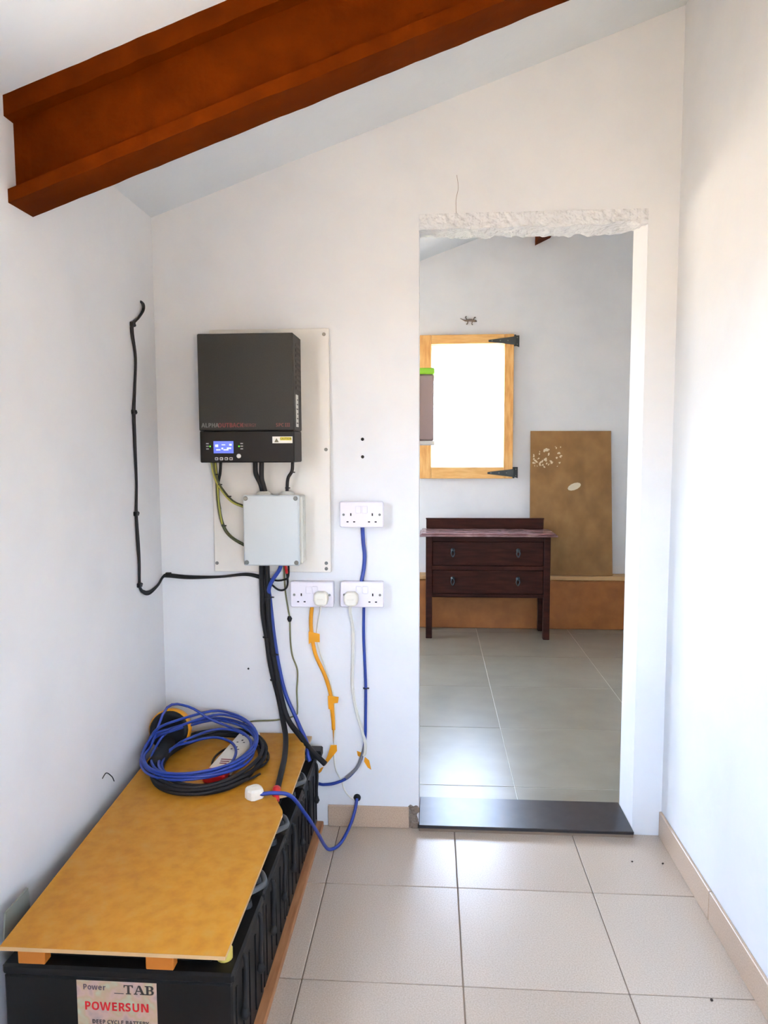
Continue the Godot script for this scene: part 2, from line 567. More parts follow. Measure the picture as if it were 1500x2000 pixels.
	box(st, Vector3(-0.365, 0.0, 0.0), Vector3(-0.08, 0.076, 0.009), 0.002)
	struct("baseboard_back", st, M.skirting, "beige skirting tile between the batteries and the doorway")
	var bb := Node3D.new()
	bb.name = "baseboard_right"
	bb.set_meta("kind", "structure")
	bb.set_meta("label", "beige skirting tiles along the right wall")
	bb.set_meta("category", "baseboard")
	add_child(bb)
	for z in [[0.006, 0.452], [0.455, 0.855], [0.858, 1.26], [1.263, 1.665], [1.668, 2.07], [2.073, 2.475]]:
		st = begin()
		box(st, Vector3(0.773, 0.0, z[0]), Vector3(0.783, 0.088, z[1]), 0.002)
		obj("skirting_tile", st, M.skirting, bb)

func far_room() -> void:
	var st := begin()
	box(st, Vector3(-2.6, -0.24, -3.2), Vector3(2.1, -0.0012, -0.17))
	var fl := struct("floor_far", st, M.far_grout, "grey tiled floor of the far room")
	tile_floor(fl, M.far_tiles, Vector2(-2.4, 1.9), Vector2(-2.99, -0.18), 0.667, 0.604, 0.324, -0.933, 0.0, 0.0011)
	st = begin()
	# far wall with the window hole x -0.005..0.512, y 1.195..2.085
	prism(st, poly([-0.9, -0.24, -0.005, -0.24, -0.005, far_ceiling(0) + 0.1, -0.9, far_ceiling(-0.9) + 0.1]), -3.2, -3.0)
	prism(st, poly([-2.6, -0.24, -1.9, -0.24, -1.9, far_ceiling(-1.9) + 0.1, -2.6, far_ceiling(-2.6) + 0.1]), -3.2, -3.0)
	prism(st, poly([-1.9, -0.24, -0.9, -0.24, -0.9, 0.9, -1.9, 0.9]), -3.2, -3.0)
	prism(st, poly([-1.9, 1.95, -0.9, 1.95, -0.9, far_ceiling(-0.9) + 0.1, -1.9, far_ceiling(-1.9) + 0.1]), -3.2, -3.0)
	prism(st, poly([0.512, -0.24, 2.1, -0.24, 2.1, far_ceiling(2.1) + 0.1, 0.512, far_ceiling(0.512) + 0.1]), -3.2, -3.0)
	prism(st, poly([-0.005, -0.24, 0.512, -0.24, 0.512, 1.195, -0.005, 1.195]), -3.2, -3.0)
	prism(st, poly([-0.005, 2.085, 0.512, 2.085, 0.512, far_ceiling(0.512) + 0.1, -0.005, far_ceiling(0) + 0.1]), -3.2, -3.0)
	struct("wall_far", st, M.wall, "white end wall of the far room, with a small window")
	st = begin()
	prism(st, poly([-2.6, -0.24, -2.4, -0.24, -2.4, 2.0, -2.6, 2.0]), -3.2, -2.4)
	prism(st, poly([-2.6, -0.24, -2.4, -0.24, -2.4, 2.0, -2.6, 2.0]), -1.7, -0.17)
	prism(st, poly([-2.6, -0.24, -2.4, -0.24, -2.4, 0.7, -2.6, 0.7]), -2.4, -1.7)
	struct("wall_far_left", st, M.wall, "left wall of the far room")
	st = begin()
	box(st, Vector3(1.9, -0.24, -3.2), Vector3(2.1, far_ceiling(2.1) + 0.05, -0.17))
	struct("wall_far_right", st, M.wall, "right wall of the far room")
	st = begin()
	prism(st, poly([-2.7, far_ceiling(-2.7), 2.2, far_ceiling(2.2), 2.2, far_ceiling(2.2) + 0.2, -2.7, far_ceiling(-2.7) + 0.2]), -3.3, -0.1)
	struct("ceiling_far", st, M.ceiling, "white sloping ceiling over the far room")
	# low ledge along the far wall
	st = begin()
	box(st, Vector3(-2.4, 0.0, -3.0), Vector3(1.9, 0.365, -2.87), 0.004)
	var pl := struct("trim_2", st, M.plinth, "low brown boxed ledge along the far wall")
	st = begin()
	box(st, Vector3(-2.4, 0.365, -3.0), Vector3(1.9, 0.395, -2.858), 0.004)
	var cap := obj("ledge_cap", st, M.plinth_cap, pl)
	cap.set_meta("label", "pale tan top board of the ledge")
	# casement window
	var w := Node3D.new()
	w.name = "window_1"
	w.set_meta("kind", "structure")
	w.set_meta("label", "small pine casement window with black strap hinges")
	w.set_meta("category", "window")
	add_child(w)
	var xl := -0.096
	var xr := 0.590
	var yb := 1.108
	var yt := 2.160
	for s in [[xl, -0.012], [0.522, xr]]:
		st = begin()
		box(st, Vector3(s[0], yb, -2.999), Vector3(s[1], yt, -2.955), 0.003)
		obj("stile", st, M.pine, w)
	for s in [[yb, 1.192], [2.094, yt]]:
		st = begin()
		box(st, Vector3(-0.0115, s[0], -2.998), Vector3(0.5215, s[1], -2.956), 0.003)
		obj("rail", st, M.pine_rail, w)
	st = begin()
	box(st, Vector3(-0.014, 1.19, -2.982), Vector3(0.524, 2.096, -2.978))
	obj("pane", st, M.glass, w)
	for y in [1.150, 2.112]:
		st = begin()
		prism(st, poly([0.598, y - 0.028, 0.632, y - 0.03 - 0.012, 0.632, y + 0.042, 0.598, y + 0.042]), -2.9995, -2.991)
		prism(st, poly([0.405, y - 0.008, 0.575, y - 0.028, 0.596, y - 0.03, 0.596, y + 0.03, 0.575, y + 0.026, 0.405, y + 0.006]), -2.9545, -2.949)
		tube(st, [Vector3(0.597, y - 0.04, -2.957), Vector3(0.597, y + 0.042, -2.957)], 0.007, 2, 10)
		box(st, Vector3(0.594, y - 0.03, -2.992), Vector3(0.602, y + 0.03, -2.955))
		var h := obj("hinge", st, M.hinge, w)
		for p in [[0.43, 0.0, -2.949], [0.49, 0.0, -2.949], [0.545, 0.0, -2.949], [0.617, 0.026, -2.991], [0.617, -0.022, -2.991]]:
			var o := put("screw", screw_mesh(0.0045, 0.002), M.steel, h)
			o.position = Vector3(p[0], y + p[1], p[2])
	frame("window_2", "pine window frame in the left wall beside the viewer", 0, -1.04, WIN_Z0, WIN_Z1, WIN_Y0, WIN_Y1)
	frame("window_3", "pine window frame in the wall behind the viewer", 2, FRONT + 0.1, DOOR_X0, DOOR_X1, 0.75, 1.45)
	frame("window_4", "pine window frame at the left of the far wall", 2, -3.1, -1.9, -0.9, 0.9, 1.95)
	# ceiling beam end above the lintel line
	st = begin()
	var e := 0.47
	prism(st, poly([0.737, 2.793, 0.846, 2.793 + 0.109 * e, 0.846, far_ceiling(0.846), 0.737, far_ceiling(0.737)]), -3.0, -0.17)
	var fb := obj("ceiling_beam", st, M.beam)
	tag(fb, "rust-brown ceiling beam ending in the far wall, glimpsed under the lintel", "beam")

# a plain pine frame lining a window hole; the hole lies in the plane across axis ax at depth d
func frame(called: String, label: String, ax: int, d: float, u0: float, u1: float, y0: float, y1: float) -> void:
	var w := Node3D.new()
	w.name = called
	w.set_meta("kind", "structure")
	w.set_meta("label", label)
	w.set_meta("category", "window")
	add_child(w)
	for b in [["stile", u0, u0 + 0.03, y0, y1], ["stile", u1 - 0.03, u1, y0, y1], ["rail", u0 + 0.0305, u1 - 0.0305, y0, y0 + 0.03], ["rail", u0 + 0.0305, u1 - 0.0305, y1 - 0.03, y1]]:
		var lo := Vector3(d - 0.025, b[3], d - 0.025)
		var hi := Vector3(d + 0.025, b[4], d + 0.025)
		lo[2 - ax] = b[1]
		hi[2 - ax] = b[2]
		var st := begin()
		box(st, lo, hi, 0.003)
		obj(b[0], st, M.pine, w)

func roof_beam() -> void:
	var root := thing("roof_beam", "rust-brown painted steel I-beam running up the sloping ceiling", "beam")
	# section in (along-slope x, height) : three plates leaning with the roof
	var xa := -0.9405
	var xb := 0.7835
	var nz := FastNoiseLite.new()
	nz.seed = 12
	nz.frequency = 3.0
	for part in [["top_flange", 0.0, 0.045, 0.735, 0.836], ["bottom_flange", 0.198, 0.228, 0.735, 0.834], ["web", 0.044, 0.199, 0.776, 0.800]]:
		var st := begin()
		var n := 90
		var prev := []
		for i in n + 1:
			var x := lerpf(xa, xb, float(i) / n)
			var yc := near_ceiling(x)
			var w := 0.0025 * nz.get_noise_2d(x * 3.0, part[1] * 50.0)
			var y1: float = yc - part[1] + (0.004 if part[1] == 0.0 else 0.0)
			var y0: float = yc - part[2] + w
			var q := [Vector3(x, y0, part[3]), Vector3(x, y0, part[4] + w), Vector3(x, y1, part[4] + w), Vector3(x, y1, part[3])]
			if i > 0:
				var ins := Vector3(x - 0.02, (y0 + y1) / 2, (part[3] + part[4]) / 2)
				for k in 4:
					quad(st, prev[k], prev[(k + 1) % 4], q[(k + 1) % 4], q[k], ins)
			if i == 0 or i == n:
				quad(st, q[0], q[1], q[2], q[3], Vector3(0.5, (y0 + y1) / 2, 0.78))
			prev = q
		obj(part[0], st, M.beam, root)

# ------------------------------------------------------------------ batteries
func battery_bank() -> void:
	var st := begin()
	box(st, Vector3(-0.935, 0.0005, 0.011), Vector3(-0.380, 0.02, 1.14), 0.002)
	var base := obj("base_board", st, M.plank)
	tag(base, "brown wooden base board on the floor under the batteries", "board")
	var names := ["black battery nearest the viewer, with a printed label on its front", "second black battery from the front, under the plywood board", "third black battery from the front, under the plywood board", "black battery at the back against the wall, with dangling rope handles"]
	var first := make_battery()
	for k in 4:
		var b: Node3D = first
		if k > 0:
			b = first.duplicate()
			b.name = numbered("battery")
			add_child(b)
		b.position = Vector3(-0.642, 0.0205, 0.948 - 0.268 * k)
		tag(b, names[k], "battery", "batteries in a row along the left wall")
	front_label(first)
	# spacer blocks and the plywood cover
	var sp := [[-0.552, 1.066, "orange wooden spacer block under the front edge of the plywood, right of the other"], [-0.822, 1.066, "dull wooden spacer block under the front left of the plywood"]]
	for s in sp:
		st = begin()
		box(st, Vector3(-0.029, 0.0, -0.0125), Vector3(0.029, 0.0595, 0.0125), 0.002)
		var o := obj("spacer_block", st, M.block)
		o.position = Vector3(s[0], 0.2662, s[1])
		tag(o, s[2], "wood block")
	st = begin()
	var outline := poly([-0.860, -1.121, -0.402, -1.121, -0.405, -0.565, -0.409, -0.549, -0.447, -0.470, -0.403, -0.447, -0.408, -0.204, -0.424, -0.120, -0.463, -0.012, -0.922, -0.012])
	var lay := Transform3D(Basis(Vector3(1, 0, 0), Vector3(0, 0, -1), Vector3(0, 1, 0)), Vector3.ZERO)
	var ply := thing("plywood_board", "orange plywood sheet lying over the batteries, notched on its right edge", "board")
	prism(st, outline, 0.326, 0.3341, lay)
	obj("core", st, M.ply_edge, ply)
	st = begin()
	prism(st, outline, 0.3342, 0.335, lay)
	obj("face_veneer", st, M.ply, ply)
	st = begin()
	prism(st, poly([-0.52, -0.010, -0.418, -0.010, -0.418, -0.075, -0.436, -0.125, -0.52, -0.16]), 0.3165, 0.3258, Transform3D(Basis(Vector3(1, 0, 0), Vector3(0, 0, -1), Vector3(0, 1, 0)), Vector3.ZERO))
	var scrap := obj("plywood_offcut", st, M.ply_edge)
	tag(scrap, "pale plywood offcut poking out at the back right corner of the board", "board")

func make_battery() -> Node3D:
	var b := thing("battery", "", "battery")
	var hx := 0.240
	var hz := 0.131
	var st := begin()
	box(st, Vector3(-hx, 0, -hz), Vector3(hx, 0.222, hz), 0.004)
	for k in 5:   # shallow ribs on the end
		box(st, Vector3(hx - 0.002, 0.02, -0.105 + k * 0.0525 - 0.004), Vector3(hx + 0.003, 0.2, -0.105 + k * 0.0525 + 0.004), 0.001)
	obj("casing", st, M.black, b)
	st = begin()
	box(st, Vector3(-hx - 0.003, 0.222, -hz - 0.002), Vector3(hx + 0.003, 0.245, hz + 0.002), 0.005)
	box(st, Vector3(-hx + 0.03, 0.244, -hz + 0.03), Vector3(hx - 0.05, 0.256, hz - 0.03), 0.004)
	obj("lid", st, M.black, b)
	for k in 6:
		st = begin()
		lathe(st, [Vector2(0.012, 0), Vector2(0.012, 0.004), Vector2(0.009, 0.0055), Vector2(0, 0.0055)], 12, at(Vector3(-0.16 + k * 0.06, 0.256, 0.0)))
		obj("vent_cap", st, M.black_gloss, b)
	for s in [-1.0, 1.0]:
		st = begin()
		lathe(st, [Vector2(0.015, 0), Vector2(0.013, 0.014), Vector2(0.009, 0.014), Vector2(0.009, 0.026), Vector2(0, 0.026)], 12, at(Vector3(hx - 0.028, 0.2455, s * 0.085)))
		obj("terminal", st, M.bolt, b)
		st = begin(true)
		var z: float = s * 0.068
		tube(st, [Vector3(hx - 0.004, 0.232, z - 0.012), Vector3(hx + 0.008, 0.228, z - 0.008), Vector3(hx + 0.011, 0.19, z - 0.002), Vector3(hx + 0.009, 0.15, z + 0.001), Vector3(hx + 0.009, 0.118, z)], 0.0052, 5, 8)
		tube(st, [Vector3(hx + 0.009, 0.122, z), Vector3(hx + 0.009, 0.108, z + 0.001), Vector3(hx + 0.009, 0.098, z)], [0.006, 0.0105, 0.006], 4, 8)
		var r := obj("rope_handle", st, M.rope, b)
		r.set_meta("label", "dangling black rope with a knotted end")
	return b

func front_label(b: Node3D) -> void:
	var m := textured(noise_tex(99, 0.03, [[0.0, Color(0.62, 0.56, 0.54)], [0.35, Color(0.76, 0.63, 0.58)], [0.6, Color(0.72, 0.62, 0.50)], [1.0, Color(0.68, 0.76, 0.66)]], 128, 3), Vector3(5, 5, 5), 0.35)
	var st := begin()
	box(st, Vector3(-0.085, 0.07, 0.1312), Vector3(0.083, 0.218, 0.1318))
	var l := obj("front_label", st, m, b)
	l.set_meta("label", "pinkish printed label")
	st = begin(true)
	lathe(st, [Vector2(0.0165, 0.0), Vector2(0.0165, 0.020), Vector2(0.010, 0.029), Vector2(0, 0.030)], 14, at(Vector3(0.212, 0.2455, 0.085)))
	var tc := obj("terminal_cap", st, mat(c8(196, 178, 84), 0.5), b)
	tc.set_meta("label", "pale yellow terminal cap")
	var z := 0.1321
	letters("TAB", 0.026, mat(c8(52, 44, 40), 0.5), l, Vector3(0.046, 0.201, z), Vector3.ZERO, "Droid Serif", 1.2)
	letters("Power", 0.016, mat(c8(92, 76, 84), 0.5), l, Vector3(-0.048, 0.204, z))
	letters("POWERSUN", 0.025, mat(c8(196, 14, 26), 0.5), l, Vector3(-0.002, 0.163, z))
	letters("DEEP CYCLE BATTERY", 0.012, mat(c8(70, 58, 58), 0.5), l, Vector3(0.005, 0.129, z))
	var st2 := begin()
	box(st2, Vector3(-0.006, 0.192, 0.1318), Vector3(0.014, 0.1935, 0.1322))
	obj("printed_line", st2, mat(c8(70, 58, 58), 0.5), l)

# ------------------------------------------------------------------ inverter and its boxes
func ties(root: Node, pts: Array, r: float) -> void:
	for p in pts:
		var st := begin()
		lathe(st, [Vector2(r, -0.002), Vector2(r + 0.0015, -0.001), Vector2(r + 0.0015, 0.001), Vector2(r, 0.002)], 10, at(p))
		box(st, Vector3(r - 0.001, -0.002, -0.002), Vector3(r + 0.006, 0.002, 0.002), 0.0, at(p))
		obj("cable_tie", st, M.rubber, root)

func cable(called: String, label: String, pts: Array, r: float, m: Material, cat := "cable", group := "") -> Node3D:
	var root := thing(called, label, cat, Vector3.ZERO, group)
	var st := begin(true)
	tube(st, pts, r, 6, 10)
	obj("sheath", st, m, root)
	return root

func inverter_wall() -> void:
	var st := begin()
	# backing board
	var board := thing("mounting_board", "off-white board screwed to the wall behind the inverter", "board", Vector3.ZERO)
	st = begin()
	box(st, Vector3(-0.747, 0.905, 0.0005), Vector3(-0.344, 1.722, 0.018), 0.002)
	obj("panel", st, M.board_white, board)
	for p in [[-0.36, 1.702], [-0.357, 1.322], [-0.738, 0.935], [-0.36, 0.937], [-0.36, 0.918]]:
		var o := put("screw", screw_mesh(0.006, 0.002), M.steel, board)
		o.position = Vector3(p[0], p[1], 0.018)
	# inverter
	var inv := thing("inverter", "dark grey wall-mounted inverter with a lit blue display", "inverter", Vector3.ZERO)
	var x0 := -0.746
	var x1 := -0.438
	st = begin()
	box(st, Vector3(x0, 1.383, 0.0185), Vector3(x1, 1.688, 0.150), 0.003)
	obj("casing", st, M.charcoal, inv)
	st = begin()
	box(st, Vector3(x0 + 0.001, 1.281, 0.0185), Vector3(x1 - 0.001, 1.382, 0.149), 0.003)
	var fp := obj("front_panel", st, M.black_gloss, inv)
	fp.set_meta("label", "black lower panel with the display and buttons")
	# side vent recess and side label
	st = begin()
	for k in 9:
		box(st, Vector3(x1 - 0.001, 1.515 + k * 0.017, 0.03), Vector3(x1 + 0.0012, 1.524 + k * 0.017, 0.112), 0.0)
	obj("vent_grille", st, M.black, inv)
	st = begin()
	box(st, Vector3(x1, 1.395, 0.078), Vector3(x1 + 0.0008, 1.498, 0.118))
	var sl := obj("side_label", st, mat(c8(212, 212, 208), 0.5), inv)
	sl.set_meta("label", "white rating label on the side")
	for k in 6:
		st = begin()
		box(st, Vector3(x1 + 0.0008, 1.405 + k * 0.015, 0.084), Vector3(x1 + 0.0011, 1.409 + k * 0.015, 0.112 - 0.006 * (k % 3)))
		obj("printed_line", st, M.bolt, sl)
	# display
	st = begin()
	box(st, Vector3(-0.7005, 1.311, 0.1488), Vector3(-0.6355, 1.3495, 0.1496), 0.0004)
	var scr_m := mat(c8(60, 80, 200), 0.3)
	scr_m.emission_enabled = true
	scr_m.emission = c8(84, 112, 226)
	scr_m.emission_energy_multiplier = 0.55
	var scr := obj("display_screen", st, scr_m, inv)
	scr.set_meta("label", "lit blue display")
	st = begin()
	for p in [[-0.69, 1.335, 0.005, 0.008], [-0.685, 1.322, 0.007, 0.004], [-0.668, 1.338, 0.006, 0.003], [-0.66, 1.322, 0.008, 0.004], [-0.65, 1.327, 0.007, 0.005], [-0.645, 1.338, 0.004, 0.006], [-0.672, 1.326, 0.003, 0.006]]:
		box(st, Vector3(p[0] - p[2], p[1] - p[3] / 2, 0.1495), Vector3(p[0] + p[2], p[1] + p[3] / 2, 0.1499))
	var ic_m := mat(c8(190, 205, 255), 0.3)
	ic_m.emission_enabled = true
	ic_m.emission = c8(190, 205, 255)
	ic_m.emission_energy_multiplier = 0.6
	obj("display_icon", st, ic_m, scr)
	for p in [-0.691, -0.6755, -0.6595, -0.644]:
		st = begin()
		slab(st, 0.0105, 0.0095, 0.002, 0.149, 0.1515, 0.0008, at(Vector3(p, 1.2935, 0)))
		var bt := obj("button", st, mat(c8(178, 180, 184), 0.4), inv)
		st = begin()
		box(st, Vector3(p - 0.003, 1.2915, 0.1512), Vector3(p + 0.003, 1.2955, 0.1518))
		obj("button_symbol", st, M.black, bt)
	st = begin(true)
	lathe(st, [Vector2(0.007, 0), Vector2(0.007, 0.003), Vector2(0.005, 0.005), Vector2(0, 0.0055)], 16, at(Vector3(-0.6185, 1.302, 0.149), FACE))
	obj("knob", st, mat(c8(226, 226, 222), 0.3), inv)
	var led_m := mat(c8(80, 230, 40), 0.3)
	led_m.emission_enabled = true
	led_m.emission = c8(90, 240, 40)
	led_m.emission_energy_multiplier = 1.4
	for x in [-0.7115, -0.6175]:
		st = begin(true)
		lathe(st, [Vector2(0.0022, 0), Vector2(0.0022, 0.0012), Vector2(0, 0.002)], 12, at(Vector3(x, 1.333, 0.149), FACE))
		obj("indicator_light", st, led_m, inv)
	var ink := mat(c8(170, 172, 174), 0.5)
	for k in 3:
		for x in [-0.7245, -0.613]:
			st = begin()
			box(st, Vector3(x, 1.3405 - 0.0085 * k, 0.149), Vector3(x + 0.0085, 1.3435 - 0.0085 * k, 0.1494))
			obj("printed_line", st, ink, inv)
	# caution sticker
	st = begin()
	box(st, Vector3(-0.509, 1.3425, 0.149), Vector3(-0.4445, 1.3635, 0.1494))
	var stk := obj("caution_sticker", st, mat(c8(226, 224, 214), 0.45), inv)
	stk.set_meta("label", "white and yellow caution sticker")
	st = begin()
	box(st, Vector3(-0.484, 1.3515, 0.1494), Vector3(-0.4475, 1.3615, 0.1497))
	obj("yellow_band", st, mat(c8(206, 192, 30), 0.5), stk)
	letters("CAUTION", 0.0085, mat(c8(80, 74, 10), 0.5), stk, Vector3(-0.4658, 1.3565, 0.1499))
	st = begin()
	prism(st, poly([-0.503, 1.3455, -0.4885, 1.3455, -0.4958, 1.3585]), 0.1494, 0.1497)
	obj("warning_triangle", st, mat(c8(92, 86, 60), 0.5), stk)
	letters("ALPHA", 0.019, mat(c8(96, 100, 102), 0.5), inv, Vector3(-0.7095, 1.400, 0.1503), Vector3.ZERO, "Droid Sans", 0.95)
	letters("OUTBACK", 0.019, mat(c8(104, 34, 40), 0.5), inv, Vector3(-0.643, 1.400, 0.1503), Vector3.ZERO, "Droid Sans", 0.95)
	letters("ENERGY", 0.014, mat(c8(92, 40, 42), 0.5), inv, Vector3(-0.583, 1.3995, 0.1503), Vector3.ZERO, "Droid Sans", 0.9, 400)
	letters("SPC III", 0.016, mat(c8(96, 42, 42), 0.5), inv, Vector3(-0.474, 1.400, 0.1503), Vector3.ZERO, "Droid Sans", 0.9)
	# junction box
	var jb := thing("junction_box", "pale grey junction box with corner screws below the inverter", "junction box")
	st = begin()
	box(st, Vector3(-0.618, 0.944, 0.0185), Vector3(-0.428, 1.170, 0.085), 0.004)
	obj("body", st, M.box_side, jb)
	st = begin()
	box(st, Vector3(-0.622, 0.940, 0.0855), Vector3(-0.436, 1.174, 0.102), 0.004)
	obj("cover", st, M.box_grey, jb)
	for p in [[-0.612, 1.163], [-0.4465, 1.163], [-0.612, 0.951], [-0.4465, 0.951]]:
		var o := put("screw", screw_mesh(0.0075, 0.003), M.steel, jb)
		o.position = Vector3(p[0], p[1], 0.102)
	for x in [-0.562, -0.484]:
		st = begin()
		lathe(st, [Vector2(0.026, 0), Vector2(0.026, 0.006), Vector2(0.016, 0.014), Vector2(0, 0.014)], 16, at(Vector3(x, 1.170, 0.055)))
		obj("cable_gland", st, M.box_side, jb)
	for k in 4:
		st = begin()
		lathe(st, [Vector2(0.014, 0), Vector2(0.014, 0.0015), Vector2(0.011, 0.0015), Vector2(0.010, 0.0005), Vector2(0, 0.0005)], 16, at(Vector3(-0.428, 0.975 + 0.055 * k, 0.05), Vector3(0, 0, -PI / 2)))
		obj("knockout", st, M.box_side, jb)
	# leads between inverter and box
	var a := cable("earth_cable", "green-yellow cable curving from the inverter's left to the junction box", [Vector3(-0.734, 1.283, 0.06), Vector3(-0.728, 1.234, 0.05), Vector3(-0.707, 1.191, 0.048), Vector3(-0.669, 1.148, 0.048), Vector3(-0.616, 1.127, 0.05)], 0.0055, M.earth_dark)
	st = begin(true)
	tube(st, [Vector3(-0.7365, 1.283, 0.063), Vector3(-0.7305, 1.234, 0.0545), Vector3(-0.7095, 1.190, 0.052), Vector3(-0.671, 1.147, 0.052), Vector3(-0.616, 1.1265, 0.054)], 0.003, 6, 8)
	obj("yellow_stripe", st, M.earth, a)
	ties(a, [Vector3(-0.729, 1.24, 0.05), Vector3(-0.716, 1.206, 0.049), Vector3(-0.686, 1.166, 0.048), Vector3(-0.655, 1.14, 0.048)], 0.005)
	a = cable("earth_cable", "longer green-yellow cable bowing down to the junction box's lower left", [Vector3(-0.729, 1.283, 0.045), Vector3(-0.725, 1.209, 0.040), Vector3(-0.722, 1.140, 0.038), Vector3(-0.709, 1.070, 0.038), Vector3(-0.680, 1.027, 0.038), Vector3(-0.616, 0.990, 0.040)], 0.0055, M.earth_dark)
	st = begin(true)
	tube(st, [Vector3(-0.727, 1.283, 0.05), Vector3(-0.723, 1.209, 0.0445), Vector3(-0.720, 1.140, 0.0425), Vector3(-0.710, 1.072, 0.0425)], 0.003, 6, 8)
	obj("yellow_stripe", st, M.earth, a)
	ties(a, [Vector3(-0.708, 1.066, 0.038), Vector3(-0.650, 1.006, 0.039)], 0.005)
	cable("black_lead", "short black lead crossing behind the green-yellow cables under the inverter", [Vector3(-0.712, 1.283, 0.035), Vector3(-0.717, 1.245, 0.029), Vector3(-0.726, 1.205, 0.026), Vector3(-0.727, 1.16, 0.025), Vector3(-0.722, 1.12, 0.025)], 0.005, M.rubber)
	cable("black_lead", "thick black lead bending into the junction box's left gland", [Vector3(-0.589, 1.283, 0.055), Vector3(-0.588, 1.243, 0.055), Vector3(-0.573, 1.209, 0.055), Vector3(-0.566, 1.180, 0.055)], 0.008, M.rubber)
	cable("black_lead", "thick black lead dropping straight into the junction box's left gland", [Vector3(-0.566, 1.283, 0.062), Vector3(-0.567, 1.230, 0.062), Vector3(-0.562, 1.205, 0.06), Vector3(-0.557, 1.180, 0.057)], 0.008, M.rubber)
	a = cable("black_lead", "thin black lead dropping into the junction box's right gland", [Vector3(-0.463, 1.283, 0.055), Vector3(-0.466, 1.251, 0.055), Vector3(-0.480, 1.226, 0.055), Vector3(-0.484, 1.180, 0.055)], 0.0055, M.rubber)
	ties(a, [Vector3(-0.467, 1.247, 0.055), Vector3(-0.484, 1.195, 0.055)], 0.005)
	# battery cables below
	a = cable("battery_cable", "thick black cable from the junction box down into the plywood's notch", [Vector3(-0.577, 0.945, 0.04), Vector3(-0.580, 0.880, 0.032), Vector3(-0.580, 0.830, 0.027), Vector3(-0.579, 0.759, 0.025), Vector3(-0.568, 0.679, 0.025), Vector3(-0.556, 0.580, 0.025), Vector3(-0.529, 0.462, 0.025), Vector3(-0.516, 0.401, 0.035), Vector3(-0.492, 0.360, 0.10), Vector3(-0.470, 0.347, 0.22), Vector3(-0.455, 0.347, 0.35), Vector3(-0.447, 0.331, 0.462)], 0.0092, M.rubber)
	st = begin(true)
	tube(st, [Vector3(-0.4505, 0.3395, 0.43), Vector3(-0.4475, 0.332, 0.458), Vector3(-0.446, 0.322, 0.472)], 0.0118, 4, 10)
	obj("red_tip", st, M.red, a)
	ties(a, [Vector3(-0.568, 0.68, 0.025), Vector3(-0.545, 0.53, 0.025)], 0.013)
	a = cable("battery_cable", "thick black cable ending cut beside the back right of the board", [Vector3(-0.560, 0.945, 0.04), Vector3(-0.560, 0.880, 0.034), Vector3(-0.560, 0.829, 0.03), Vector3(-0.560, 0.758, 0.03), Vector3(-0.553, 0.677, 0.03), Vector3(-0.540, 0.578, 0.03), Vector3(-0.520, 0.470, 0.03), Vector3(-0.495, 0.392, 0.036), Vector3(-0.442, 0.345, 0.075), Vector3(-0.404, 0.312, 0.10), Vector3(-0.354, 0.281, 0.13)], 0.0092, M.rubber)
	ties(a, [Vector3(-0.557, 0.82, 0.03), Vector3(-0.545, 0.62, 0.03)], 0.012)
	a = cable("blue_cable", "blue cable strapped beside the thick black cables, bending up to the junction box", [Vector3(-0.506, 0.942, 0.05), Vector3(-0.517, 0.915, 0.048), Vector3(-0.540, 0.882, 0.046), Vector3(-0.554, 0.850, 0.040), Vector3(-0.556, 0.820, 0.022), Vector3(-0.553, 0.760, 0.012), Vector3(-0.545, 0.677, 0.012), Vector3(-0.531, 0.578, 0.012), Vector3(-0.509, 0.480, 0.014), Vector3(-0.478, 0.413, 0.024), Vector3(-0.449, 0.366, 0.05), Vector3(-0.424, 0.330, 0.078), Vector3(-0.416, 0.305, 0.11), Vector3(-0.407, 0.284, 0.12)], 0.0068, M.blue)
	cable("black_lead", "thin black wire looping shallowly from the junction box to the cable bundle", [Vector3(-0.484, 0.942, 0.045), Vector3(-0.489, 0.892, 0.028), Vector3(-0.505, 0.880, 0.022), Vector3(-0.532, 0.876, 0.02), Vector3(-0.569, 0.885, 0.016)], 0.0032, M.rubber)
	a = cable("black_lead", "thin black wire with a red end hanging in a deeper loop below the junction box", [Vector3(-0.494, 0.942, 0.05), Vector3(-0.491, 0.874, 0.03), Vector3(-0.501, 0.848, 0.025), Vector3(-0.524, 0.844, 0.022), Vector3(-0.550, 0.862, 0.018), Vector3(-0.571, 0.880, 0.014)], 0.0034, M.rubber)
	st = begin(true)
	tube(st, [Vector3(-0.4938, 0.9435, 0.0515), Vector3(-0.492, 0.905, 0.0395)], 0.0052, 3, 8)
	obj("red_sleeve", st, M.red, a)
	a = cable("earth_wire", "thin green wire hanging from the junction box past the sockets to the board", [Vector3(-0.502, 0.942, 0.04), Vector3(-0.505, 0.845, 0.008), Vector3(-0.496, 0.773, 0.006), Vector3(-0.491, 0.741, 0.006), Vector3(-0.490, 0.665, 0.005), Vector3(-0.484, 0.611, 0.005), Vector3(-0.467, 0.557, 0.005), Vector3(-0.470, 0.484, 0.005), Vector3(-0.469, 0.420, 0.005), Vector3(-0.478, 0.396, 0.005), Vector3(-0.544, 0.379, 0.004), Vector3(-0.617, 0.374, 0.004), Vector3(-0.68, 0.363, 0.004)], 0.0028, mat(c8(112, 112, 74), 0.5))
	st = begin(true)
	tube(st, [Vector3(-0.492, 0.750, 0.008), Vector3(-0.491, 0.741, 0.008), Vector3(-0.491, 0.731, 0.008)], [0.005, 0.009, 0.005], 4, 10)
	var cn := obj("connector", st, M.rubber, a)
	cn.set_meta("label", "round black connector")
	st = begin()
	box(st, Vector3(-0.482, 0.392, 0.001), Vector3(-0.472, 0.402, 0.010), 0.002)
	obj("clip", st, mat(c8(70, 64, 58), 0.6), a)
